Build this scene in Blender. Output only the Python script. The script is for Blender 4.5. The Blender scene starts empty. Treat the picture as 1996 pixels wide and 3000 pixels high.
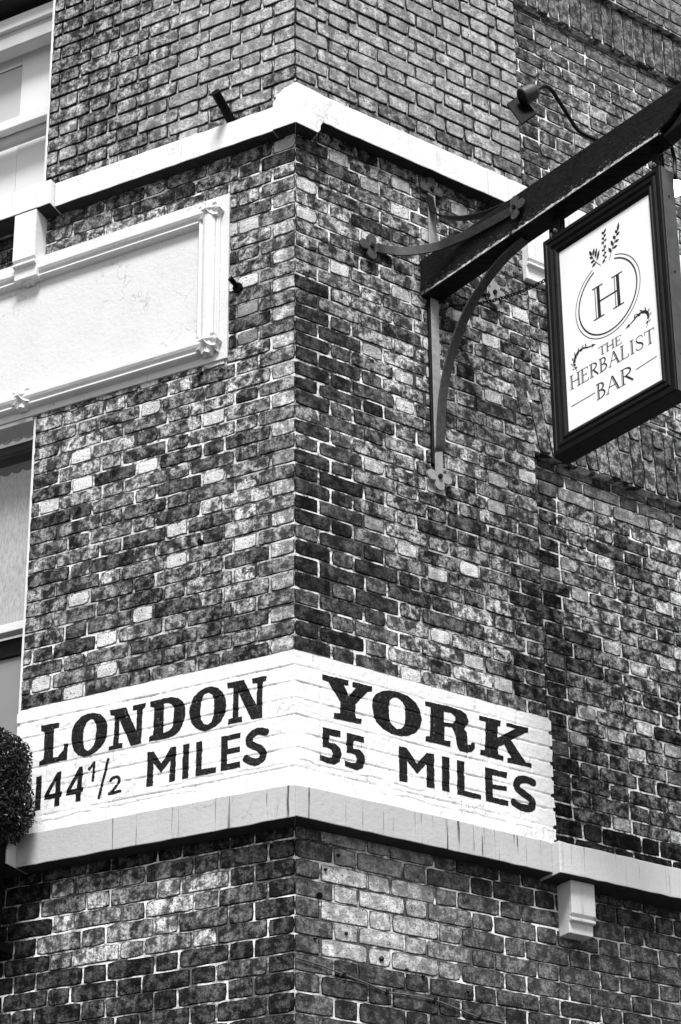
import bpy, bmesh, math, random
import numpy as np
from mathutils import Vector, Matrix, Euler

random.seed(7)
rng = np.random.default_rng(11)
S = bpy.context.scene
COL = S.collection

# ------------------------------------------------------------------ camera
G = 7.69                                   # height of the reference course above the pavement
cam_d = bpy.data.cameras.new('camera')
cam = bpy.data.objects.new('camera', cam_d)
COL.objects.link(cam)
S.camera = cam
cam_d.sensor_fit = 'VERTICAL'
cam_d.sensor_height = 36.0
cam_d.sensor_width = 24.0
cam_d.lens = 5611.02 / 3000 * 36.0
cam_d.shift_x = 0.0002
cam_d.shift_y = (2582.35 - 1500) / 3000
cam_d.clip_start = 0.1
cam_d.clip_end = 500
CAMLOC = (0.178644, -7.059184, -6.067155 + G)
CAMR = ((0.999971, 0.007603, 0.0), (0.002556, -0.336143, -0.941808), (-0.007161, 0.941780, -0.336153))
M4 = Matrix(CAMR).to_4x4()
M4.translation = CAMLOC
cam.matrix_world = M4

# ------------------------------------------------------------------ sky and sun (overcast daylight)
SUN_EL, SUN_AZ = math.radians(57), math.radians(180)     # azimuth measured clockwise from +Y
w = bpy.data.worlds.new('World')
S.world = w
w.use_nodes = True
nt = w.node_tree
nt.nodes.clear()
sky = nt.nodes.new('ShaderNodeTexSky')
sky.sky_type = 'NISHITA'
sky.sun_disc = False
sky.sun_elevation = SUN_EL
sky.sun_rotation = SUN_AZ
sky.air_density = 1.0
sky.dust_density = 1.0
bw = nt.nodes.new('ShaderNodeRGBToBW')
bg = nt.nodes.new('ShaderNodeBackground')
bg.inputs['Strength'].default_value = 0.05
wo = nt.nodes.new('ShaderNodeOutputWorld')
nt.links.new(sky.outputs[0], bw.inputs[0])
nt.links.new(bw.outputs[0], bg.inputs[0])
nt.links.new(bg.outputs[0], wo.inputs[0])
sd = bpy.data.lights.new('sun', 'SUN')
sd.energy = 1.5
sd.angle = math.radians(18)
sd.color = (1, 1, 1)
sun = bpy.data.objects.new('sun', sd)
COL.objects.link(sun)
dirv = Vector((math.sin(SUN_AZ) * math.cos(SUN_EL), math.cos(SUN_AZ) * math.cos(SUN_EL), math.sin(SUN_EL)))
sun.rotation_euler = dirv.to_track_quat('Z', 'Y').to_euler()
sun.location = (0, -10, 20)
S.view_settings.view_transform = 'Standard'
S.view_settings.look = 'None'
S.view_settings.exposure = 1.9
S.view_settings.gamma = 1.0
S.view_settings.use_curve_mapping = False

# ------------------------------------------------------------------ frames
dL = Vector((-0.904023, 0.427483, 0)); dR = Vector((0.845553, 0.533891, 0))
nL = Vector((-0.427483, -0.904023, 0)); nR = Vector((0.533891, -0.845553, 0))
def W(side, u, o, z):
    d, n = (dL, nL) if side < 0 else (dR, nR)
    return d * u + n * o + Vector((0, 0, z + G))
THETA = {1: math.atan2(dR.y, dR.x), -1: math.atan2(-dL.y, -dL.x)}
_a = math.radians(9.5)
bD = nR * math.cos(_a) + dR * math.sin(_a)          # the way the beam points
bT = dR * math.cos(_a) - nR * math.sin(_a)          # across the beam
bO = dR * 0.677
def F(s, t, z):
    return bO + bD * s + bT * t + Vector((0, 0, z + G))
_R = Matrix(CAMR); _Ri = _R.transposed(); _C = Vector(CAMLOC)
def pix(p):
    c = _Ri @ (Vector(p) - _C)
    return 997.6 + 5611 * c.x / -c.z, 2582.35 - 5611 * c.y / -c.z

# ------------------------------------------------------------------ materials
def new_mat(name):
    m = bpy.data.materials.new(name); m.use_nodes = True
    nt = m.node_tree
    b = nt.nodes['Principled BSDF']
    return m, nt, b
def N(nt, t, **k):
    n = nt.nodes.new(t)
    for a, v in k.items(): setattr(n, a, v)
    return n
def noise(nt, scale, detail=6, rough=.6, stretch=None, vec=None):
    n = N(nt, 'ShaderNodeTexNoise'); n.inputs['Scale'].default_value = scale
    n.inputs['Detail'].default_value = detail; n.inputs['Roughness'].default_value = rough
    if vec is None:
        g = N(nt, 'ShaderNodeNewGeometry'); vec = g.outputs['Position']
    if stretch:
        mp = N(nt, 'ShaderNodeMapping'); mp.inputs['Scale'].default_value = stretch
        nt.links.new(vec, mp.inputs[0]); vec = mp.outputs[0]
    nt.links.new(vec, n.inputs['Vector'])
    return n.outputs['Fac']
def rng_map(nt, v, a, b, c, d, smooth=False):
    m = N(nt, 'ShaderNodeMapRange'); m.clamp = True
    if smooth: m.interpolation_type = 'SMOOTHSTEP'
    for i, x in zip((1, 2, 3, 4), (a, b, c, d)): m.inputs[i].default_value = x
    nt.links.new(v, m.inputs[0]); return m.outputs[0]
def math_(nt, op, a, b=None):
    m = N(nt, 'ShaderNodeMath', operation=op)
    for i, x in enumerate((a, b)):
        if x is None: continue
        if isinstance(x, (int, float)): m.inputs[i].default_value = x
        else: nt.links.new(x, m.inputs[i])
    return m.outputs[0]
def bump(nt, b, h, strength, dist):
    n = N(nt, 'ShaderNodeBump'); n.inputs['Strength'].default_value = strength
    n.inputs['Distance'].default_value = dist
    nt.links.new(h, n.inputs['Height']); nt.links.new(n.outputs[0], b.inputs['Normal'])
def grey(nt, b, v):
    c = N(nt, 'ShaderNodeCombineColor')
    for i in range(3): nt.links.new(v, c.inputs[i])
    nt.links.new(c.outputs[0], b.inputs['Base Color'])

def simple(name, base, rough=.6, var=.15, scale=12, metal=0, bmp=.15, stretch=None, spec=.5):
    m, nt, b = new_mat(name)
    n = noise(nt, scale, stretch=stretch)
    v = rng_map(nt, n, .3, .7, base * (1 - var), base * (1 + var))
    grey(nt, b, v)
    b.inputs['Roughness'].default_value = rough
    b.inputs['Metallic'].default_value = metal
    b.inputs['Specular IOR Level'].default_value = spec
    if bmp: bump(nt, b, noise(nt, scale * 6), bmp, .002)
    return m

def brick_mat(name, obj_attr):
    m, nt, b = new_mat(name)
    at = N(nt, 'ShaderNodeAttribute', attribute_name='tone', attribute_type='OBJECT' if obj_attr else 'GEOMETRY')
    pt = N(nt, 'ShaderNodeAttribute', attribute_name='pit', attribute_type='OBJECT' if obj_attr else 'GEOMETRY')
    ed = N(nt, 'ShaderNodeAttribute', attribute_name='edge', attribute_type='GEOMETRY')
    g = N(nt, 'ShaderNodeNewGeometry')
    # every brick fired differently: shift the pattern with the brick's own tone
    off = N(nt, 'ShaderNodeVectorMath', operation='ADD')
    sc = math_(nt, 'MULTIPLY', at.outputs['Fac'], 371.0)
    nt.links.new(g.outputs['Position'], off.inputs[0]); nt.links.new(sc, off.inputs[1])
    P = off.outputs[0]
    n1 = noise(nt, 24, 4, .62, vec=P)
    n2 = noise(nt, 75, 5, .68, vec=P)
    n3 = noise(nt, 120, 2, .5, vec=P)
    blot = rng_map(nt, n1, .40, .60, .17, 1.8, True)
    blot2 = rng_map(nt, n2, .40, .56, .40, 1.28, True)
    both = math_(nt, 'MULTIPLY', blot, blot2)
    # 'pit' = how blotchy this brick is
    mx = N(nt, 'ShaderNodeMix'); mx.data_type = 'FLOAT'
    nt.links.new(pt.outputs['Fac'], mx.inputs[0]); mx.inputs[2].default_value = .92
    nt.links.new(both, mx.inputs[3])
    streak = rng_map(nt, noise(nt, 1, 5, .7, stretch=(16, 16, 1.7)), .40, .60, .50, 1.16, True)   # soot washed down the wall
    spots = rng_map(nt, n3, .31, .37, .06, 1.0, True)
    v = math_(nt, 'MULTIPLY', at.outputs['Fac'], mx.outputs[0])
    v = math_(nt, 'MULTIPLY', v, spots)
    ms = N(nt, 'ShaderNodeMix'); ms.data_type = 'FLOAT'; ms.inputs[2].default_value = 1.0
    nt.links.new(math_(nt, 'MULTIPLY', pt.outputs['Fac'], 1.1), ms.inputs[0]); nt.links.new(streak, ms.inputs[3])
    v = math_(nt, 'MULTIPLY', v, ms.outputs[0])
    e = rng_map(nt, ed.outputs['Fac'], .02, .55, 1.0, .16)
    v = math_(nt, 'MULTIPLY', v, e)
    v = math_(nt, 'MAXIMUM', v, .004)
    v = math_(nt, 'MINIMUM', v, .74)
    grey(nt, b, v)
    b.inputs['Roughness'].default_value = .85
    b.inputs['Specular IOR Level'].default_value = .05
    h = math_(nt, 'ADD', n2, math_(nt, 'MULTIPLY', n3, .5))
    bump(nt, b, h, .9, .006)
    return m
BR_O = brick_mat('fired_brick', True)
BR_G = brick_mat('fired_brick_infill', False)

def mortar_mat(name, lo, hi, scale=9):
    m, nt, b = new_mat(name)
    n = noise(nt, scale, 6, .7); n2 = noise(nt, 90, 4, .6)
    v = rng_map(nt, n, .44, .59, lo, hi, True)
    v = math_(nt, 'MULTIPLY', v, rng_map(nt, n2, .3, .5, .7, 1.05))
    v = math_(nt, 'MULTIPLY', v, rng_map(nt, noise(nt, 1.7, 3, .6), .38, .54, .50, 1.05))
    grey(nt, b, v); b.inputs['Roughness'].default_value = .95
    bump(nt, b, n2, .8, .004)
    return m
MORT = mortar_mat('lime_mortar', .035, .80, 13)
MORT_TOP = mortar_mat('weathered_mortar', .10, .75, 14)
MORT_LOW = mortar_mat('sooty_mortar', .08, .85, 9)

def paint_stone(name, base, streaks=0., rough=.6, crack=0., grime=.07):
    m, nt, b = new_mat(name)
    v = rng_map(nt, noise(nt, 5, 6, .65), .3, .7, base * (1 - grime), base * (1 + grime * .7))
    v = math_(nt, 'MULTIPLY', v, rng_map(nt, noise(nt, 70, 5, .7), .26, .36, .45, 1.0))
    if streaks:       # thin rain and rust runs of uneven strength
        s = noise(nt, 1, 3, .65, stretch=(62, 62, 1.6))
        g = rng_map(nt, noise(nt, 3.5, 2, .5), .34, .52, streaks * .15, streaks)
        s = rng_map(nt, s, .345, .378, 1.0, 0.0)
        v = math_(nt, 'MULTIPLY', v, math_(nt, 'SUBTRACT', 1.0, math_(nt, 'MULTIPLY', s, g)))
    if crack:
        geo = N(nt, 'ShaderNodeNewGeometry'); ad = N(nt, 'ShaderNodeVectorMath', operation='ADD')
        tn = N(nt, 'ShaderNodeTexNoise'); tn.inputs['Scale'].default_value = 7; tn.inputs['Detail'].default_value = 6
        nt.links.new(geo.outputs['Position'], tn.inputs['Vector'])
        sc = N(nt, 'ShaderNodeVectorMath', operation='SCALE'); sc.inputs['Scale'].default_value = .35
        nt.links.new(tn.outputs['Color'], sc.inputs[0]); nt.links.new(geo.outputs['Position'], ad.inputs[0]); nt.links.new(sc.outputs[0], ad.inputs[1])
        vo = N(nt, 'ShaderNodeTexVoronoi', feature='DISTANCE_TO_EDGE'); vo.inputs['Scale'].default_value = 4.2
        nt.links.new(ad.outputs[0], vo.inputs['Vector'])
        ln = rng_map(nt, vo.outputs['Distance'], .004, .016, 1, 0)
        ms = rng_map(nt, noise(nt, 3.2, 3, .5), .50, .58, 0, crack)
        v = math_(nt, 'MULTIPLY', v, math_(nt, 'SUBTRACT', 1.0, math_(nt, 'MULTIPLY', ln, ms)))
    grey(nt, b, v); b.inputs['Roughness'].default_value = rough
    bump(nt, b, noise(nt, 45, 5, .6), .5, .005)
    return m
WHITE = paint_stone('white_stone_paint', .78, .2, crack=.3)
CORN = paint_stone('grey_stone_paint', .46, .85, crack=.25)
CORN2 = paint_stone('pale_stone_paint', .62, .45)
MOULD = paint_stone('moulding_paint', .69)
UNDER_SHADE = simple('shade_black_stone', .018, .9, .5, 20)  # near-black for the ledge undersides, their shade put into the colour
PANEL = paint_stone('cream_plaster_paint', .65, 0, crack=.35, grime=.05)
COAT = paint_stone('white_wall_paint', .80, .12, .45, crack=.45)
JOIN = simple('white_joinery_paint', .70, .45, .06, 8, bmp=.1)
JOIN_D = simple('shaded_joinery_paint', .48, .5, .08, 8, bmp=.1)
BLACKP = None
def letter_paint():
    m, nt, b = new_mat('black_letter_paint')
    n = noise(nt, 60, 5, .7)
    worn = rng_map(nt, noise(nt, 130, 5, .8), .60, .68, 0, 1)
    base = rng_map(nt, n, .35, .65, .003, .014)
    v = math_(nt, 'ADD', base, math_(nt, 'MULTIPLY', worn, .25))
    grey(nt, b, v); b.inputs['Roughness'].default_value = .4
    b.inputs['Specular IOR Level'].default_value = .16
    bump(nt, b, noise(nt, 55, 5, .65), .8, .005)
    return m
LETTER = letter_paint()
IRON = simple('black_iron', .006, .45, .4, 40, bmp=.4, spec=.2)
IRON_M = simple('weathered_iron', .016, .5, .7, 60, bmp=.7, spec=.3)
IRON_T = simple('worn_iron_plate', .045, .5, .6, 60, bmp=.6, spec=.4)
IRON_P = simple('pale_grey_iron', .27, .5, .25, 35, bmp=.4)
BLACK = simple('black_gloss_paint', .003, .5, .3, 20, bmp=.1, spec=.06)
FRAMEP = simple('black_frame_paint', .007, .38, .4, 10, bmp=.2, spec=.12)
def beam_mat():
    m, nt, b = new_mat('weathered_black_timber')
    tc = N(nt, 'ShaderNodeTexCoord')
    g = noise(nt, 1, 7, .7, stretch=(5, 60, 120), vec=tc.outputs['Object'])
    f = noise(nt, 110, 4, .7)
    v = rng_map(nt, g, .35, .68, .003, .018)
    sx = N(nt, 'ShaderNodeSeparateXYZ'); nt.links.new(tc.outputs['Object'], sx.inputs[0])
    low = math_(nt, 'SUBTRACT', rng_map(nt, sx.outputs['Z'], -.10, -.01, .13, 0), rng_map(nt, sx.outputs['Z'], -.104, -.1005, .6, 0))      # paint rubbed off towards the lower arris
    fg = math_(nt, 'ADD', math_(nt, 'MULTIPLY', f, g), low)
    v = math_(nt, 'ADD', v, rng_map(nt, fg, .40, .50, 0, .30))
    grey(nt, b, v); b.inputs['Roughness'].default_value = .5
    b.inputs['Specular IOR Level'].default_value = .08
    bump(nt, b, g, .5, .004)
    return m
TIMBER = beam_mat()
EDGE_HI = simple('timber_edge_highlight', .42, .5, .9, 45, bmp=.6)  # pale tone that paints the highlight on the beam's lower edge
SIGNW = simple('white_sign_face', .93, .35, .01, 3, bmp=0)
SIGNK = simple('black_sign_print', .012, .5, .1, 3, bmp=0)
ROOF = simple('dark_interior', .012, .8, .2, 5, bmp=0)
CURT = simple('net_curtain_cloth', .50, .9, .30, 30, stretch=(4, 4, 1), bmp=.6)
CURTW = simple('white_blind_cloth', .92, .9, .03, 3, bmp=0)
CURTG = simple('grey_blind_cloth', .62, .9, .05, 3, bmp=0)
GREYP = simple('grey_obscured_pane', .24, .3, .08, 2.5, bmp=0)
def glass_mat():
    m, nt, b = new_mat('window_glass')
    nt.nodes.remove(b)
    o = nt.nodes['Material Output']
    tr = N(nt, 'ShaderNodeBsdfTransparent'); tr.inputs[0].default_value = (.97, .97, .97, 1)
    gl = N(nt, 'ShaderNodeBsdfGlossy'); gl.inputs['Roughness'].default_value = .02
    mx = N(nt, 'ShaderNodeMixShader')
    mx.inputs[0].default_value = .07
    nt.links.new(tr.outputs[0], mx.inputs[1]); nt.links.new(gl.outputs[0], mx.inputs[2])
    nt.links.new(mx.outputs[0], o.inputs[0])
    return m
GLASS = glass_mat()
LEAF = simple('dark_box_leaf', .016, .35, .6, 30, bmp=0, spec=.5)
PAVE = simple('pavement_stone', .09, .9, .2, 3)
ASPH = simple('asphalt', .04, .95, .3, 6)
def lampglass():
    m, nt, b = new_mat('lit_lamp_glass')
    b.inputs['Base Color'].default_value = (.9, .9, .9, 1)
    b.inputs['Emission Color'].default_value = (1, 1, 1, 1)
    b.inputs['Emission Strength'].default_value = 3
    return m
LAMPG = lampglass()

# ------------------------------------------------------------------ object helpers
def link(name, me, parent=None, mat=None):
    o = bpy.data.objects.new(name, me); COL.objects.link(o)
    if mat and not me.materials: me.materials.append(mat)
    if parent: o.parent = parent
    return o
def empty(name, label, cat, loc=(0, 0, 0), group=None):
    o = bpy.data.objects.new(name, None); COL.objects.link(o)
    o.empty_display_size = .1
    o.location = loc
    o['label'] = label; o['category'] = cat
    if group: o['group'] = group
    return o
class MB:
    def __init__(s): s.v = []; s.f = []
    def add(s, vs, fs):
        b = len(s.v); s.v += [tuple(x) for x in vs]; s.f += [tuple(i + b for i in f) for f in fs]; return s
    def box(s, T, a0, a1, b0, b1, c0, c1):
        vs = [T(a, b, c) for a in (a0, a1) for b in (b0, b1) for c in (c0, c1)]
        return s.add(vs, [(0, 1, 3, 2), (4, 6, 7, 5), (0, 4, 5, 1), (2, 3, 7, 6), (0, 2, 6, 4), (1, 5, 7, 3)])
    def prism(s, pts0, pts1):          # two matching loops
        n = len(pts0)
        return s.add(list(pts0) + list(pts1), [tuple(range(n)), tuple(range(2 * n - 1, n - 1, -1))] + [(i, (i + 1) % n, (i + 1) % n + n, i + n) for i in range(n)])
    def sweep(s, sections, closed=True, cap=True):
        n = len(sections[0]); b = []
        vs = [p for sec in sections for p in sec]
        fs = []
        for k in range(len(sections) - 1):
            for i in range(n if closed else n - 1):
                j = (i + 1) % n
                fs.append((k * n + i, k * n + j, (k + 1) * n + j, (k + 1) * n + i))
        if cap and closed:
            fs.append(tuple(range(n))); fs.append(tuple((len(sections) - 1) * n + i for i in range(n)))
        return s.add(vs, fs)
    def tube(s, pts, r, n=8):
        pts = [Vector(p) for p in pts]; secs = []
        ref = Vector((0, 0, 1))
        for i, p in enumerate(pts):
            t = (pts[min(i + 1, len(pts) - 1)] - pts[max(i - 1, 0)]).normalized()
            a = t.cross(ref)
            if a.length < .1: a = t.cross(Vector((1, 0, 0)))
            a.normalize(); b = t.cross(a)
            rr = r[i] if isinstance(r, (list, tuple)) else r
            secs.append([p + a * rr * math.cos(2 * math.pi * k / n) + b * rr * math.sin(2 * math.pi * k / n) for k in range(n)])
        return s.sweep(secs)
    def obj(s, name, mat, parent=None, bevel=0, smooth=False, seg=2):
        me = bpy.data.meshes.new(name)
        o0 = Vector((0, 0, 0)); q = parent
        while q is not None: o0 = Vector(q.location); q = q.parent
        me.from_pydata([(x[0] - o0[0], x[1] - o0[1], x[2] - o0[2]) for x in s.v], [], s.f)
        bm = bmesh.new(); bm.from_mesh(me)
        bmesh.ops.recalc_face_normals(bm, faces=bm.faces)
        bm.to_mesh(me); bm.free()
        if smooth:
            for p in me.polygons: p.use_smooth = True
        o = link(name, me, parent, mat)
        if bevel:
            md = o.modifiers.new('bevel', 'BEVEL'); md.width = bevel; md.segments = seg; md.limit_method = 'ANGLE'
        return o
def catmull(P, k=6):
    P = [Vector(p) for p in P]; out = []
    for i in range(len(P) - 1):
        a = P[max(i - 1, 0)]; b = P[i]; c = P[i + 1]; d = P[min(i + 2, len(P) - 1)]
        for j in range(k):
            t = j / k
            out.append(.5 * ((2 * b) + (c - a) * t + (2 * a - 5 * b + 4 * c - d) * t * t + (3 * b - a - 3 * c + d) * t ** 3))
    out.append(P[-1]); return out
WL = lambda u, o, z: W(-1, u, o, z)
WR = lambda u, o, z: W(1, u, o, z)

# ------------------------------------------------------------------ ground (out of the frame, it lights the soffits)
def setting(name, T, box, mat):
    m = MB(); m.box(T, *box); o = m.obj(name, mat); o['kind'] = 'structure'; return o
ident = lambda a, b, c: Vector((a, b, c))
setting('road', ident, (-60, 60, -60, 60, -.6, -.12), ASPH)
mk = MB()
pts = [Vector((0, -3.4, 0)), W(1, 30, 2.6, -G), W(1, 30, -1, -G), W(1, 0, -1, -G), W(-1, 30, -1, -G), W(-1, 30, 2.6, -G)]
pts = [Vector((p.x, p.y, 0)) for p in pts]
mk.prism([p + Vector((0, 0, -.5)) for p in pts], pts)
o = mk.obj('pavement', PAVE); o['kind'] = 'structure'

# ------------------------------------------------------------------ the building
B = empty('brick_building', 'soot-stained brick corner building with white stone bands and a blank white plaster panel', 'building', (0, 0, 0))
CZ = {-10: .785, -9: .702, -8: .622, -7: .543, -6: .461, 0: -.009, 1: -.087, 2: -.159, 3: -.238, 4: -.313, 5: -.392, 6: -.469, 7: -.544, 8: -.619, 9: -.691, 10: -.767, 11: -.841, 12: -.917, 13: -.991, 14: -1.065, 15: -1.14, 16: -1.216, 17: -1.285, 18: -1.361, 19: -1.435, 20: -1.509, 21: -1.581, 22: -1.652, 23: -1.726, 24: -1.799, 25: -1.872, 26: -1.947, 27: -2.02, 28: -2.094, 29: -2.17, 30: -2.248, 31: -2.323, 32: -2.397, 33: -2.471, 34: -2.543, 35: -2.609, 36: -2.682, 37: -2.757, 38: -2.831, 39: -2.908, 40: -2.976, 41: -3.059, 42: -3.128, 45: -3.363, 46: -3.444, 47: -3.522, 48: -3.599, 49: -3.682, 50: -3.757, 51: -3.835, 52: -3.91, 53: -3.991, 54: -4.075}
def cz(n):
    if n in CZ: return CZ[n]
    if n < -10: return .785 + (-10 - n) * .0785
    if n > 54: return -4.075 - (n - 54) * .079
    lo = max(k for k in CZ if k < n); hi = min(k for k in CZ if k > n)
    return CZ[lo] + (CZ[hi] - CZ[lo]) * (n - lo) / (hi - lo)

# soot, weathering, ledge shade and glare: mean tone, blotchiness of a brick from where it sits
def vn(x, y, s=0):
    xi, yi = math.floor(x), math.floor(y); fx, fy = x - xi, y - yi
    def h(a, b): return (math.sin(a * 127.1 + b * 311.7 + s * 74.7) * 43758.5453) % 1
    fx = fx * fx * (3 - 2 * fx); fy = fy * fy * (3 - 2 * fy)
    return (h(xi, yi) * (1 - fx) + h(xi + 1, yi) * fx) * (1 - fy) + (h(xi, yi + 1) * (1 - fx) + h(xi + 1, yi + 1) * fx) * fy
def sstep(a, b, x):
    t = min(1, max(0, (x - a) / (b - a))); return t * t * (3 - 2 * t)
def tone_of(side, n, u, L, zone):
    head = L < .14
    z = cz(n)
    r = random.random()
    t = .26 * (1 + .6 * (random.random() - .5)); pit = .8 + .2 * random.random()
    if zone == 'top':
        t = .38 * (1 + .3 * (random.random() - .5)); pit = .25 + .25 * random.random()
        if side < 0:
            k = sstep(.62, 1.0, u + .2 * (vn(u * 3, z * 3) - .5))
            pit = pit * (1 - k) + .9 * k
            t = t * (1 - k * .4)
            if k > .5 and head and random.random() < .4: t = .34; pit = .55
        if z < .50 and random.random() < .4: t *= .5; pit = .8
        if side > 0 and n > -7: t *= .85; pit = .6
    elif zone == 'toprec':
        t = .21 * (1 + .35 * (random.random() - .5)); pit = .75
        if head and r < .3: t = .42; pit = .5
        if z > 1.35: t = .2; pit = .5
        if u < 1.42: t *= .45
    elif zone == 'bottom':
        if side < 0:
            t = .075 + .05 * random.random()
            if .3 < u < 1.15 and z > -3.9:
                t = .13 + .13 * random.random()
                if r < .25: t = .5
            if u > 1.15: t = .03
            if n == 43 or n == 44: t = .05  # shade under the cornice put into the tone of these courses
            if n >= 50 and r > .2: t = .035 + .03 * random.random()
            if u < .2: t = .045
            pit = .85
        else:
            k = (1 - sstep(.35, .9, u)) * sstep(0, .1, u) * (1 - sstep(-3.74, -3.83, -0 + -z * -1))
            k = (1 - sstep(.35, .95, u)) * sstep(-.02, .12, u) * sstep(-3.84, -3.76, z)  # pale glare low on the right wall, put into the brick tone
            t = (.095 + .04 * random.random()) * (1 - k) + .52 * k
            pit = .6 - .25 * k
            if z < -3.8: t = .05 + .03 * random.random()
            if n <= 45: t *= .65  # top courses darkened for the shade under the cornice
            if u < .12: t = .12
    else:
        if side < 0:
            if head and r < .28: t = .58 + .2 * random.random(); pit = .16
            elif r > .8: t *= .55
            elif head: t *= 1.3
            if u < .06 and head and n % 2 == 1 and n >= 3: t = .36 + .16 * random.random(); pit = .5
            if u < .06 and not head: t = .20; pit = .8
            if 9 <= n <= 12 and .15 < u < .40: t *= .45
            if 24 <= n <= 26 and .28 < u < .42: t *= .5
        else:
            if head and r < .34: t = .5 + .25 * random.random(); pit = .25
            elif r > .75: t *= .6
            k = (1 - sstep(.28, .62, u + .25 * (vn(u * 4, z * 4, 3) - .5))) * sstep(-.55, -.85, -(-z)) if False else 0
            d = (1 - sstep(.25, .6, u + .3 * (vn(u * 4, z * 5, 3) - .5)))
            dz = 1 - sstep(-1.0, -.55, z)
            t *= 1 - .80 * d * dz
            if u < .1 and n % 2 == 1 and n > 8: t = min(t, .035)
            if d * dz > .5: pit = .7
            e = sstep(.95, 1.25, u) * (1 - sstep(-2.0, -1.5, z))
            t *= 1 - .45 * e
            if n < 4: t *= 1.0
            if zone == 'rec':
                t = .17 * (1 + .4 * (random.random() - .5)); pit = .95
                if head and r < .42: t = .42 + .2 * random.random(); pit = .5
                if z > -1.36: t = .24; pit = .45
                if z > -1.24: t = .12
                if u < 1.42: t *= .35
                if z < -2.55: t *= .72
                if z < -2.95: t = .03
    if zone in ('main', 'rec'):
        f = vn(u * 3.3 + side * 9, z * 3.3, 8)
        if t < .4: t *= .62 + .85 * f
        if random.random() < .16 and t < .4: t *= .4
        if zone == 'main' and z > -.06: t *= .7  # courses just below the upper band are darker
    return max(.012, t), pit

# templates -------------------------------------------------------
def brick_template(L, H, bev, rough_, round_):
    """irregular fired brick: arris loop, outer loop and a slightly crowned face"""
    hx, hz = L / 2, H / 2
    per = []
    nx = 4 if L > .15 else 2
    for i in range(nx): per.append((-hx + 2 * hx * (i + .5) / nx, -hz, 0))
    per.append((hx, -hz, 1)); per.append((hx, 0, 0)); per.append((hx, hz, 1))
    for i in range(nx): per.append((hx - 2 * hx * (i + .5) / nx, hz, 0))
    per.append((-hx, hz, 1)); per.append((-hx, 0, 0)); per.append((-hx, -hz, 1))
    outer = []; arr = []
    for x, z, c in per:
        jx = random.uniform(-1, 1) * rough_; jz = random.uniform(-1, 1) * rough_
        k = random.uniform(.2, 1) * round_ if c else 0
        ox = x - math.copysign(k, x) * (abs(x) > .001) + jx; oz = z - math.copysign(k, z) * (abs(z) > .001) + jz
        outer.append((ox, oz))
        bx = bev * random.uniform(.7, 1.5); 
        ax = ox - math.copysign(bx, x) if abs(x) > hx - .001 else ox
        az = oz - math.copysign(bx, z) if abs(z) > hz - .001 else oz
        arr.append((ax, az))
    n = len(per)
    V = [(x, .022, z) for x, z in outer] + [(x, .0025, z) for x, z in outer] + [(x, random.uniform(-.0006, .0006), z) for x, z in arr]
    E_ = [1.0] * n + [1.0] * n + [0.0] * n
    V.append((-hx * .4, -.0008, 0)); V.append((hx * .4, -.0008, 0)); E_ += [0, 0]
    Fc = []
    for i in range(n):
        j = (i + 1) % n
        Fc += [(i, j, j + n, i + n), (i + n, j + n, j + 2 * n, i + 2 * n)]
        mx = (arr[i][0] + arr[j][0]) / 2
        c = 3 * n if mx < 0 else 3 * n + 1
        Fc.append((i + 2 * n, j + 2 * n, c))
    # middle two triangles that join the halves
    a = [i for i in range(n) if (arr[i][0] <= 0) != (arr[(i + 1) % n][0] <= 0)]
    for i in range(n):
        j = (i + 1) % n; mi = (arr[i][0] + arr[j][0]) / 2; k = (j + 1) % n; mj = (arr[j][0] + arr[k][0]) / 2
        if (mi < 0) != (mj < 0): Fc.append((j + 2 * n, 3 * n if mi < 0 else 3 * n + 1, 3 * n + 1 if mi < 0 else 3 * n))
    return V, Fc, E_
def tmpl_mesh(name, t):
    me = bpy.data.meshes.new(name); me.from_pydata(t[0], [], t[1])
    bm = bmesh.new(); bm.from_mesh(me); bmesh.ops.recalc_face_normals(bm, faces=bm.faces); bm.to_mesh(me); bm.free()
    at = me.attributes.new('edge', 'FLOAT', 'POINT'); at.data.foreach_set('value', t[2])
    me.materials.append(BR_O); return me
NV = 10
TS = [brick_template(.215, .066, .0042, .0017, .0045) for _ in range(NV)]
TH = [brick_template(.1025, .066, .0042, .0017, .0045) for _ in range(NV)]
TSr = [brick_template(.215, .066, .0036, .0017, .0045) for _ in range(NV)]
THr = [brick_template(.1025, .066, .0036, .0017, .0045) for _ in range(NV)]
LIB = {'S': TS, 'H': TH, 'SR': TSr, 'HR': THr}
bricks = []      # (side, u centre, o, z centre, length, height, tone, pit, kind, upright)
def put(side, u0, u1, z0, z1, o, tone, pit, worn, upright=False, lean=0):
    if u1 - u0 < .02: return
    L = (u1 - u0); Hh = abs(z1 - z0)
    lon = Hh if upright else L
    kind = ('S' if lon > .14 else 'H') + ('R' if worn else '')
    bricks.append((side, (u0 + u1) / 2, o + random.uniform(-.0012, .0012), (z0 + z1) / 2, L, Hh, tone, pit, kind, upright, lean))
J0 = .0080
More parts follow.
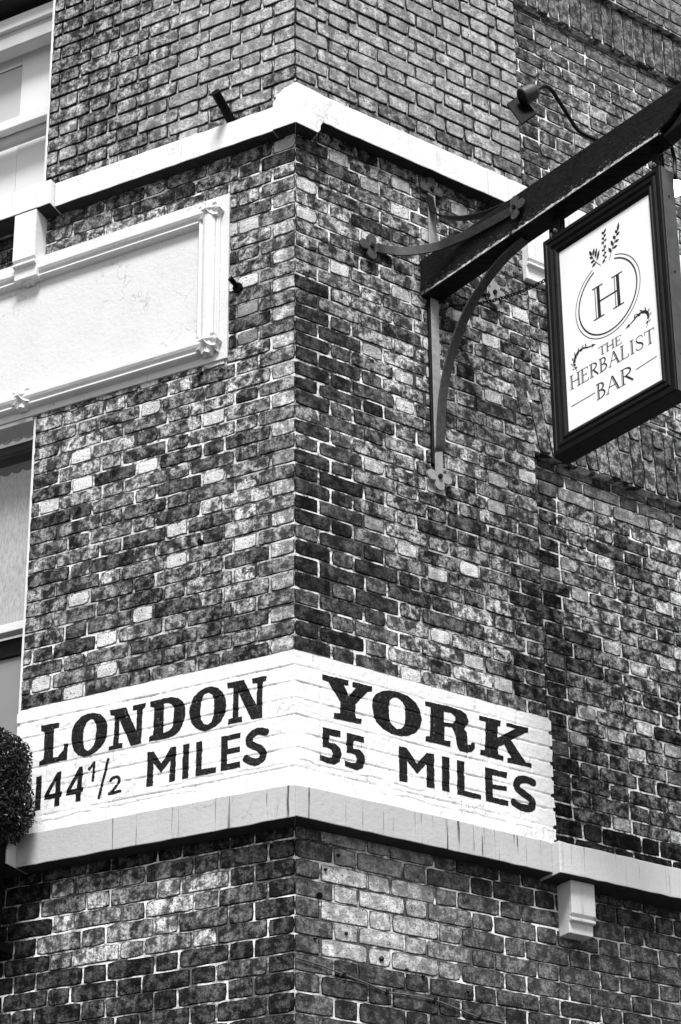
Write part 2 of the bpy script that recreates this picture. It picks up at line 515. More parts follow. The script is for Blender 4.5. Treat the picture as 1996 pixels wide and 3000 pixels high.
def wall_rows(side, n0, n1, ua, ub, o, zone, start='quoin', zmax=None, zmin=None, skip=None):
    J = .0058 if zone == 'bottom' else J0
    for n in range(n0, n1):
        zt, zb = cz(n), cz(n + 1)
        if zmax is not None and zb > zmax - .01: continue
        if zmin is not None and zt < zmin + .01: continue
        if zmax is not None: zt = min(zt, zmax)
        if zmin is not None: zb = max(zb, zmin)
        if zt - zb < .02: continue
        if start == 'quoin':
            hq = (n % 2 == 1) if side < 0 else (n % 2 == 0)
            u = 0; seq = [(.118, 'h') if hq else (.179, 's')]
            nxt = 's' if hq else 'h'
            if n % 7 == 1 and not hq: nxt = 'h'
        else:
            u = ua; seq = []; nxt = 'h' if n % 2 else 's'
            if n % 2: seq = [(.06, 'h')]; nxt = 'h'
            else: seq = [(.17 if n % 4 else .225, 's')]; nxt = 'h'
        first = True
        while u < ub - .02:
            if seq: L, k = seq.pop(0)
            else:
                L = .225 if nxt == 's' else .1125; k = nxt
                L += random.uniform(-.005, .005); nxt = 'h' if nxt == 's' else 's'
            a, b = u, min(u + L, ub)
            if ub - b < .045: b = ub
            u = b
            if b <= ua + .02: continue
            a2 = max(a, ua)
            if skip and skip(a2, b, zt, zb): continue
            tn, pit = tone_of(side, n, (a2 + b) / 2 if a > 0 else .03, b - a2, zone)
            sag = .002 * math.sin(u * 5 + n)
            worn = zone in ('top', 'toprec')
            put(side, a2 + (J / 2 if a > 0.001 else random.uniform(-.0005, .0035)), b - J / 2 + (.004 if b == ub else 0), zb + J / 2 + sag, zt - J / 2 + sag + random.uniform(-.001, .001), o, tn, pit, worn)
UL = 1.345; ULT = 1.365; UR = 1.306
# left wall
wall_rows(-1, -32, -2, 0, ULT, 0, 'top', zmin=.16)
wall_rows(-1, -2, 34, 0, UL, 0, 'main', zmax=.10, skip=lambda a, b, zt, zb: a > .325 and zt < -.12 and zb > -1.05 or (b > .345 and a < .325 and zt < -.12 and zb > -1.04))
# short closers beside the plaster panel
for n in range(2, 14):
    zt, zb = cz(n), cz(n + 1)
    if zt < -.12 and zb > -1.04:
        hq = n % 2 == 1
        a = .118 if hq else .291
        e = .332
        have = [q for q in bricks if q[0] < 0 and abs(q[3] - (zt + zb) / 2) < .01 and q[1] < .34]
        J = J0
        um = max([q[1] + q[4] / 2 for q in have] + [0]) + J
        if e - um > .03:
            tn, pit = tone_of(-1, n, .25, .1, 'main'); put(-1, um, e, zb + J / 2, zt - J / 2, 0, tn * .8, pit, False)
wall_rows(-1, 43, 66, 0, 2.2, 0, 'bottom', zmax=-3.20)
wall_rows(-1, -1, 3, UL + .01, 2.2, -.03, 'main', start='mid', zmax=.10, zmin=-.19)
# right wall: pier
wall_rows(1, -36, -3, 0, UR, 0, 'top', zmin=.24)
wall_rows(1, -2, 34, 0, UR, 0, 'main', zmax=.22)
wall_rows(1, 43, 66, 0, 2.7, 0, 'bottom', zmax=-3.20)
# right wall beyond the pier: upper sunk panel, wall between the arches, lower sunk panel
wall_rows(1, -22, -3, UR - .02, 3.0, -.032, 'toprec', start='mid', zmin=.24, zmax=1.53)
wall_rows(1, -2, 11, UR, 3.0, 0, 'main', start='mid', zmax=.22, zmin=-.795)
wall_rows(1, 14, 43, UR - .02, 3.0, -.042, 'rec', start='mid', zmax=-1.165, zmin=-3.14)
wall_rows(1, -36, -22, UR, 3.2, .03, 'toprec', start='mid', zmin=1.815)
# soldier course over the upper sunk panel
u = UR + .01
while u < 3.1:
    wd = random.uniform(.069, .076)
    put(1, u + .003, u + wd - .003, 1.522, 1.80, 0, .15 * random.uniform(.75, 1.3), .7, False, True)
    u += wd
# flat arch over the lower sunk panel: two tall leaning bricks high
u = 1.262; i = 0
while u < 3.0:
    wd = random.uniform(.068, .075)
    lean = -.20 * (1 - sstep(1.3, 2.2, u))
    cut = -.95 + (.045 if i % 2 else -.055) + random.uniform(-.01, .01)
    z_lo = -1.165
    for a, b in ((z_lo, cut), (cut, -.80)):
        t = .17 * random.uniform(.7, 1.35); 
        if random.random() < .12: t = .34
        uu = u + lean * ((a + b) / 2 - z_lo) * -1 * -1
        if uu > 1.285 or a == cut:
            put(1, uu + .003, uu + wd - .003, a + .004, b - .004, .0015, t, .8, False, True, lean)
    u += wd; i += 1

# choose the 300 that show largest; the rest are one part
def apix(q):
    side, u, o, z, L, Hh = q[:6]
    c = [pix(W(side, u + a * L / 2, o, z + b * Hh / 2)) for a, b in ((-1, -1), (1, -1), (1, 1), (-1, 1))]
    if not all(-20 < x < 2016 and -20 < y < 3020 for x, y in c): 
        x, y = c[0]
        return 0
    A = abs(sum(c[i][0] * c[(i + 1) % 4][1] - c[(i + 1) % 4][0] * c[i][1] for i in range(4))) / 2
    x = sum(p[0] for p in c) / 4; y = sum(p[1] for p in c) / 4
    if 1600 < x < 1996 and 480 + (1980 - x) * .65 < y < 1130 + (1980 - x) * .6: A = 0   # behind the hanging sign
    return A
order = sorted(range(len(bricks)), key=lambda i: -apix(bricks[i]))
single = set(order[:300])
lib_me = {k: [tmpl_mesh('brick', t) for t in v] for k, v in LIB.items()}
base = {'S': (.215, .066), 'H': (.1025, .066), 'SR': (.215, .066), 'HR': (.1025, .066)}
def brick_matrix(q):
    side, u, o, z, L, Hh, tone, pit, kind, up, lean = q
    bl, bh = base[kind]
    if up: sc = Matrix.Diagonal((Hh / bl, 1, L / bh, 1)); rot = Matrix.Rotation(math.pi / 2, 4, 'Y')
    else: sc = Matrix.Diagonal((L / bl, 1, Hh / bh, 1)); rot = Matrix.Identity(4)
    ln = Matrix.Rotation(lean, 4, 'Y')
    return Matrix.Translation(W(side, u, o, z)) @ Matrix.Rotation(THETA[side], 4, 'Z') @ ln @ rot @ sc
SV = []; SF = []; ST = []; SP = []; SE = []; nb = 0
for i, q in enumerate(bricks):
    M = brick_matrix(q); vi = random.randrange(NV)
    if i in single:
        o = bpy.data.objects.new('brick', lib_me[q[8]][vi]); COL.objects.link(o); o.parent = B
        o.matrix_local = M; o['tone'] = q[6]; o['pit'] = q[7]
    else:
        V, Fc, Ee = LIB[q[8]][vi]
        A = np.array(V); A = np.c_[A, np.ones(len(A))] @ np.array(M).T
        SV.append(A[:, :3]); SF += [tuple(a + nb for a in f) for f in Fc]
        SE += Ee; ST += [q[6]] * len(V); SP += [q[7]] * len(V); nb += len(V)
me = bpy.data.meshes.new('brickwork')
me.from_pydata(np.concatenate(SV).tolist(), [], SF)
bm = bmesh.new(); bm.from_mesh(me); bmesh.ops.recalc_face_normals(bm, faces=bm.faces); bm.to_mesh(me); bm.free()
for nm, dat in (('edge', SE), ('tone', ST), ('pit', SP)):
    at = me.attributes.new(nm, 'FLOAT', 'POINT'); at.data.foreach_set('value', dat)
o = link('brickwork', me, B, BR_G); o['kind'] = 'stuff'

# mortar beds: thick wall bodies whose faces sit just behind the brick faces
def corner_pt(ol, orr, z):      # where the two offset planes meet
    a, b = nL, nR
    det = a.x * b.y - a.y * b.x
    x = (ol * b.y - a.y * orr) / det; y = (a.x * orr - ol * b.x) / det
    return Vector((x, y, z + G))
def wallbody(name, side, ua, ub, o, z0, z1, mat, depth=.5):
    m = MB()
    if ua is None:
        p0 = corner_pt(o, o, 0); q0 = corner_pt(-depth, -depth, 0)
        f = [Vector((p0.x, p0.y, 0)), W(side, ub, o, 0), W(side, ub, -depth, 0), Vector((q0.x, q0.y, 0))]
    else:
        f = [W(side, ua, o, 0), W(side, ub, o, 0), W(side, ub, -depth, 0), W(side, ua, -depth, 0)]
    m.prism([Vector((p.x, p.y, z0 + G)) for p in f], [Vector((p.x, p.y, z1 + G)) for p in f])
    return m.obj(name, mat, B)
for s, ub in ((-1, ULT), (1, UR)):
    wallbody('wall', s, None, ub - .004, -.011, .20, 3.6, MORT_TOP)
    wallbody('wall', s, None, (UL if s < 0 else UR) - .004, -.0035, -3.16, .199, MORT)
    wallbody('wall', s, None, 2.25 if s < 0 else 3.2, -.0035, -G + .001, -3.161, MORT_LOW)
wallbody('wall', -1, UL - .003, 2.25, -.034, -.20, .10, MORT, .45)
wallbody('wall', 1, UR - .003, 3.2, -.036, .20, 1.52, MORT, .45)
wallbody('wall', 1, UR - .003, 3.2, -.0045, 1.521, 1.80, MORT, .45)
wallbody('wall', 1, UR - .003, 3.2, .026, 1.81, 3.6, MORT, .45)
wallbody('wall', 1, UR - .003, 3.2, -.0045, -1.165, .199, MORT, .45)
wallbody('wall', 1, UR - .003, 3.2, -.046, -3.16, -1.166, MORT, .45)

# ------------------------------------------------------------------ stone bands
def shade_under(o):
    o.data.materials.append(UNDER_SHADE)          # undersides coloured near-black, the shade below the ledge put into the material
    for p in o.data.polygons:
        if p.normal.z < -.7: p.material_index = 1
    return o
def band(name, side, ua, ub, o, z0, z1, mat, mitre=False, step=.05, jit=.0018, back=-.02):
    """a long stone moulding with a slightly wandering arris; mitre: it starts at the building's corner"""
    n = max(2, int((ub - ua) / step)); secs = []
    for i in range(n + 1):
        u = ua + (ub - ua) * i / n
        a = random.uniform(-jit, jit); b = random.uniform(-jit, jit); c = random.uniform(-jit, jit) * .6
        if i == 0 and mitre:
            f = corner_pt(o, o, 0); g = corner_pt(back, back, 0)
            pf = lambda z: Vector((f.x, f.y, z + G)); pb = lambda z: Vector((g.x, g.y, z + G))
            e = .006
            secs.append([pb(z0), pf(z0), pf(z1 - e), pb(z1 + .012)])
        else:
            secs.append([W(side, u, back, z0), W(side, u, o + c, z0 + a), W(side, u, o + c, z1 + b), W(side, u, back, z1 + .012)])
    m = MB(); m.sweep(secs)
    return shade_under(m.obj(name, mat, B, bevel=.004))
CO = .058
# upper band: the right run sits one course higher than the left, a patched corner block joins them
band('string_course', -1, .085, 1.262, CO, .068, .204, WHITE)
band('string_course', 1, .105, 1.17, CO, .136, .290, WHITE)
def corner_block():
    m = MB(); f = CO + .003
    zt = .298
    # left wing with a stepped top, right wing with a ragged lower end
    lw = [(0, .070), (.086, .070), (.086, .208), (.083, .232), (.072, .236), (.068, .262), (.045, .270), (.03, .284), (0, zt)]
    rw = [(0, .070), (.045, .066), (.085, .064), (.098, .085), (.100, .112), (.112, .134), (.118, .16), (.115, .21), (.121, .25), (.112, .289), (.05, .295), (0, zt)]
    for side, P in ((-1, lw), (1, rw)):
        fr, bk = [], []
        for u, z in P:
            if u == 0:
                c = corner_pt(f, f, z); d = corner_pt(-.02, -.02, z)
            else: c = W(side, u, f, z); d = W(side, u, -.02, z)
            fr.append(c); bk.append(d)
        m.prism(fr, bk)
    return shade_under(m.obj('corner_stone', WHITE, B, bevel=.003))
corner_block()
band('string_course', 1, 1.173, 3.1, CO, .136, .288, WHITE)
# the run under the upper window and the runs beyond the pier stand a little further out
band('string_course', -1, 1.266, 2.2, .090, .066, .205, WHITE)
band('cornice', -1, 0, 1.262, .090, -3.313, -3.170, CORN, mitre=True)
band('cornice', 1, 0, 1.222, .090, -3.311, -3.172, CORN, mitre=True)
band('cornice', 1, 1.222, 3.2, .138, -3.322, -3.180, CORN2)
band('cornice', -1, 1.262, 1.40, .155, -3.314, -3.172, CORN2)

def corbel(side, u0, u1, z, h1, h2, o, mat):
    """block, groove, fillet and a lower block"""
    m = MB()
    T = lambda a, b, c: W(side, a, b, c)
    prof = [(-.05, z), (o, z), (o, z - h1), (o - .016, z - h1 - .006), (o - .016, z - h1 - .014), (o - .002, z - h1 - .016), (o - .002, z - h1 - .030), (o - .022, z - h1 - .034), (o - .024, z - h2), (-.05, z - h2)]
    m.prism([T(u0, a, c) for a, c in prof], [T(u1, a, c) for a, c in prof])
    return m.obj('corbel', mat, B, bevel=.003)
corbel(-1, 1.342, 1.468, .064, .268, .362, .088, WHITE)
corbel(1, 1.312, 1.442, -3.324, .150, .232, .093, CORN2)
corbel(1, 1.285, 1.42, .134, .26, .36, .050, WHITE)

# ------------------------------------------------------------------ plaster panel with moulded frame
pb = MB(); pb.box(WL, .333, 2.3, -.05, .0085, -1.036, -.150)
panel = pb.obj('plaster_panel', PANEL, B, bevel=.002)
def moulding(pts, inward, name='moulding'):
    """profile swept between two mitred ends; pts = [(u,z),(u,z)], inward = unit direction in the wall plane towards the field"""
    prof = [(-.052, .0), (-.052, .012), (-.047, .015), (-.045, .021), (-.040, .023), (-.037, .019), (-.034, .030), (-.022, .042), (-.008, .046), (.008, .046), (.020, .040), (.026, .030), (.031, .028), (.037, .033), (.044, .034), (.050, .026), (.052, .0)]
    m = MB()
    secs = []
    (ua, za), (ub, zb) = pts
    L = math.hypot(ub - ua, zb - za); tx, tz = (ub - ua) / L, (zb - za) / L
    nseg = 24
    for i in range(nseg + 1):
        f = i / nseg; secs.append([])
        for d, h in prof:
            wob = random.uniform(-.0004, .0004)
            shift = 0
            if i == 0: shift = -d
            if i == nseg: shift = d
            uu = ua + (ub - ua) * f + inward[0] * d - tx * (shift if i == 0 else 0) * 1 - tx * (shift if i == nseg else 0)
            zz = za + (zb - za) * f + inward[1] * d - tz * shift
            secs[-1].append(W(-1, uu, h + .008 + wob, zz))
    m.sweep(secs)
    o = m.obj(name, MOULD, panel); return o
ur, zt_, zb_ = .425, -.245, -.948
moulding([(ur, zt_), (2.2, zt_)], (0, -1))
moulding([(ur, zb_), (2.2, zb_)], (0, -1))
moulding([(ur, zt_), (ur, zb_)], (1, 0))
def rosette(u, z):
    m = MB(); n = 40; 
    fr, c = [], W(-1, u, .070, z)
    ring1, ring2, ring3 = [], [], []
    for k in range(n):
        a = 2 * math.pi * k / n
        lob = abs(math.cos(2 * a)) ** .6 * .014 + .006 * math.cos(10 * a)
        r = .050 + lob + random.uniform(-.002, .002)
        ring1.append(W(-1, u + r * math.cos(a), .012, z + r * math.sin(a)))
        ring2.append(W(-1, u + r * .92 * math.cos(a), .046 + .006 * math.cos(8 * a), z + r * .92 * math.sin(a)))
        ring3.append(W(-1, u + .022 * math.cos(a), .048 + .010 * math.sin(5 * a), z + .022 * math.sin(a)))
    m.sweep([ring1, ring2, ring3], cap=False)
    b = len(m.v); m.v.append(tuple(c)); m.f += [(2 * n + k, 2 * n + (k + 1) % n, b) for k in range(n)]
    m.obj('rosette', MOULD, panel, smooth=False)
for u, z in ((ur, zt_), (ur, zb_), (1.405, zt_ - .002), (1.405, zb_)): rosette(u, z)

# ------------------------------------------------------------------ windows on the left street front
def window_upper():
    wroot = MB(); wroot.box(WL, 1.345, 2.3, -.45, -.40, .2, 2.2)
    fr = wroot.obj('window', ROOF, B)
    def part(name, mat, *bx, bev=.003):
        m = MB()
        for b in bx: m.box(WL, *b)
        return m.obj(name, mat, fr, bevel=bev)
    part('reveal', JOIN, (1.366, 1.380, -.40, -.004, .21, 2.2))
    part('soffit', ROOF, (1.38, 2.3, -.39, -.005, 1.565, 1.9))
    part('frame', JOIN, (1.381, 2.3, -.16, -.078, 1.44, 1.515), (1.381, 1.42, -.14, -.085, .19, 1.44))
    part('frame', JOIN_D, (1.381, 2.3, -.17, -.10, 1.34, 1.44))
    part('top_sash_rail', JOIN, (1.42, 2.3, -.125, -.082, .795, .852))
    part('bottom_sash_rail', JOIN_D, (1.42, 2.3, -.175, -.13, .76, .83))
    part('pane', GLASS, (1.42, 2.3, -.108, -.104, .85, 1.34), bev=0)
    part('pane', GLASS, (1.42, 2.3, -.158, -.154, .2, .76), bev=0)
    part('blind', CURTW, (1.40, 1.695, -.215, -.205, .2, 1.6), (1.70, 2.3, -.218, -.208, .2, .90), bev=0)
    part('blind', CURTG, (1.70, 2.3, -.225, -.22, .90, 1.32), bev=0)
    part('blind', CURTW, (1.699, 2.3, -.216, -.206, 1.325, 1.6), bev=0)
window_upper()
def scallop(name, mat, parent, o0, o1, zt, zb, ua, ub, pitch, depth, up=False):
    m = MB(); n = int((ub - ua) / pitch * 10)
    top = []; bot = []
    for i in range(n + 1):
        u = ua + (ub - ua) * i / n
        s = abs(math.sin(math.pi * (u - ua) / pitch)) ** .7 * depth
        if up: top.append((u, zt - depth + s * 0 + (depth - s))); bot.append((u, zb))
        else: top.append((u, zt)); bot.append((u, zb + depth - s))
    loop = top + bot[::-1]
    m.prism([W(-1, u, o0, z) for u, z in loop], [W(-1, u, o1, z) for u, z in loop])
    return m.obj(name, mat, parent)
def window_lower():
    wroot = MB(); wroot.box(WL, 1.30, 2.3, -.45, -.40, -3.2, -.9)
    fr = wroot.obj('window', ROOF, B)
    def part(name, mat, *bx, bev=.003):
        m = MB()
        for b in bx: m.box(WL, *b)
        return m.obj(name, mat, fr, bevel=bev)
    part('reveal', JOIN, (1.3455, 1.360, -.40, -.006, -3.16, -1.038))
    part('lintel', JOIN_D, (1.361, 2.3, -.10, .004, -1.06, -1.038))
    scallop('valance', JOIN, fr, -.105, -.085, -.96, -1.068, 1.361, 2.3, .062, .016)
    part('blind_roller', simple('grey_roller', .07, .6, .1), (1.361, 2.3, -.16, -.13, -1.10, -1.06))
    scallop('net_curtain', CURT, fr, -.205, -.20, -1.155, -2.2, 1.361, 2.3, .062, .016, up=True)
    part('top_sash_rail', JOIN, (1.361, 2.3, -.16, -.11, -2.065, -2.022))
    part('bottom_sash_rail', IRON, (1.361, 2.3, -.21, -.165, -2.16, -2.07))
    part('pane', GREYP, (1.361, 2.3, -.19, -.18, -3.16, -2.16))
    part('pane', GLASS, (1.361, 2.3, -.14, -.136, -2.03, -1.06), bev=0)
window_lower()

# ------------------------------------------------------------------ painted mileage sign on the corner
PS = empty('painted_sign', 'white painted wall sign round the corner reading LONDON 144½ MILES, YORK 55 MILES', 'sign', (0, 0, G - 3.157))
JZ = np.array([cz(n) for n in range(34, 43)])
def lattice(X, Y, seed):
    xi = np.floor(X).astype(int); yi = np.floor(Y).astype(int); fx = X - xi; fy = Y - yi
    h = lambda a, b: (np.abs(np.sin(a * 127.1 + b * 311.7 + seed * 74.7)) * 43758.5453) % 1
    fx = fx * fx * (3 - 2 * fx); fy = fy * fy * (3 - 2 * fy)
    return (h(xi, yi) * (1 - fx) + h(xi + 1, yi) * fx) * (1 - fy) + (h(xi, yi + 1) * (1 - fx) + h(xi + 1, yi + 1) * fx) * fy
vj_cache = {}
def vjoints(side):
    if side in vj_cache: return vj_cache[side]
    out = []
    for r in range(8):
        n = 34 + r; hq = (n % 2 == 1) if side < 0 else (n % 2 == 0)
        u = .118 if hq else .179; k = 's' if hq else 'h'; js = [u]
        while u < 1.3:
            u += .225 if k == 's' else .1125; k = 'h' if k == 's' else 's'; js.append(u)
        out.append(np.array(js))
    vj_cache[side] = out; return out
def relief(side, U, Z):
    """how far the paint skin stands off the wall plane"""
    U = np.abs(U)
    sd = 5 if side < 0 else 9
    wob = .004 * (lattice(U * 9, Z * 9, sd) - .5) + .002 * (lattice(U * 40, Z * 40, sd + 1) - .5)
    h = np.full(U.shape, .0080)
    h += .0016 * (lattice(U * 8, Z * 11, sd + 2) - .5) + .0021 * (lattice(U * 34, Z * 34, sd + 3) - .5) + .0016 * (lattice(U * 80, Z * 80, sd + 4) - .5)
    for z in JZ[1:-1]:
        st = .12 + 1.0 * lattice(U * 7, Z * 0 + z * 57, sd + 6) * (.6 + .8 * lattice(U * 31, Z * 0 + z * 91, sd + 1))
        d = (Z - z + wob)
        wd = np.where(d > 0, .0030, .0058)
        h -= .0056 * st * np.exp(-(d / wd) ** 2)
    for r, js in enumerate(vjoints(side)):
        inside = (Z < JZ[r]) & (Z > JZ[r + 1])
        for u in js:
            st = .2 + .8 * lattice(np.array([u * 91.0]), np.array([r * 7.3]), sd)[0]
            h -= inside * (.0036 * st * np.exp(-((U - u + wob) / .0045) ** 2))
    # flaking cracks low on the wall
    for z0, amp, f, ua, ub in ((-3.035, .022, 7, .02, .62), (-3.085, .016, 9, .45, 1.2), (-2.985, .012, 8, .55, .95)):
        zc = z0 + amp * (lattice(U * f, U * 0, sd + 8) - .5) + .006 * (lattice(U * 45, U * 0, sd + 7) - .5)
        on = (U > ua) & (U < ub) & (lattice(U * 14, U * 0 + z0, sd + 3) > .35)
        dd = Z - zc
        h -= on * (.0032 * np.exp(-(dd / .0028) ** 2))
        h += on * (dd > 0) * .0009 * np.exp(-(dd / .02) ** 2)
    return np.maximum(h, .0012)
STEP = .0036
def coat(side, ue):
    zt0 = -2.5415; zb = -3.166
    nz = int((zt0 - zb) / STEP); nu = int(ue / STEP)
    u = np.linspace(0, ue, nu + 1); z = np.linspace(zt0, zb, nz + 1)
    U, Z = np.meshgrid(u, z)
    sd = 3 if side < 0 else 4
    # hand-painted edges: wandering top line, end that follows the brick ends
    Z = Z + np.exp(-((zt0 - Z) / .01)) * .004 * (lattice(U * 22, U * 0, sd) - .3)
    kk = np.exp(-((ue - U) / .015)); endw = np.where((np.abs(Z[:, :1] - JZ[None, :]).min(axis=1, keepdims=True) < .009), -.010, .003) + .006 * (lattice(Z[:, :1] * 30, Z[:, :1] * 0, sd) - .5)
    U = U + kk * endw
    Hh = relief(side, U, Z)
    d, n = (dL, nL) if side < 0 else (dR, nR)
    P = U[..., None] * np.array(d) + Hh[..., None] * np.array(n); P[..., 2] = Z + G
    # shared arris
    hc = .5 * (relief(-1, Z[:, 0] * 0, Z[:, 0]) + relief(1, Z[:, 0] * 0, Z[:, 0]))
    zz = np.linspace(zt0, zb, nz + 1)
    for i in range(nz + 1):
        c = corner_pt(hc[i] * .75, hc[i] * .75, zz[i]); P[i, 0] = c
    idx = np.arange((nz + 1) * (nu + 1)).reshape(nz + 1, nu + 1)
    F_ = np.stack([idx[:-1, :-1], idx[:-1, 1:], idx[1:, 1:], idx[1:, :-1]], -1).reshape(-1, 4)
    V_ = P.reshape(-1, 3)
    # turn the outer rim back to the wall so the coat has thickness
    rim = list(idx[0, :]) + list(idx[1:, -1]) + list(idx[-1, :-1][::-1])
    back = V_[rim] - np.array(n) * (Hh.reshape(-1)[rim][:, None] + .002)
    b0 = len(V_); V_ = np.concatenate([V_, back]); extra = [(rim[i], rim[i + 1], b0 + i + 1, b0 + i) for i in range(len(rim) - 1)]
    me = bpy.data.meshes.new('paint_coat')
    me.from_pydata((V_ - np.array(PS.location)).tolist(), [], F_.tolist() + extra)
    me.polygons.foreach_set('use_smooth', [True] * len(me.polygons))
    return link('paint_coat', me, PS, COAT)
coats = {-1: coat(-1, 1.347), 1: coat(1, 1.312)}

def inside(poly, X, Y):
    r = np.zeros(X.shape, bool); n = len(poly)
    for i in range(n):
        x1, y1 = poly[i]; x2, y2 = poly[(i + 1) % n]
        if y1 == y2: continue
        c = ((y1 > Y) != (y2 > Y)) & (X < (x2 - x1) * (Y - y1) / (y2 - y1) + x1)
        r ^= c
    return r
def dist_line(P, X, Y):
    d = np.full(X.shape, 1e9)
    for (x1, y1), (x2, y2) in zip(P[:-1], P[1:]):
        vx, vy = x2 - x1, y2 - y1; L2 = vx * vx + vy * vy
        t = np.clip(((X - x1) * vx + (Y - y1) * vy) / L2, 0, 1)
        d = np.minimum(d, np.hypot(X - x1 - t * vx, Y - y1 - t * vy))
    return d
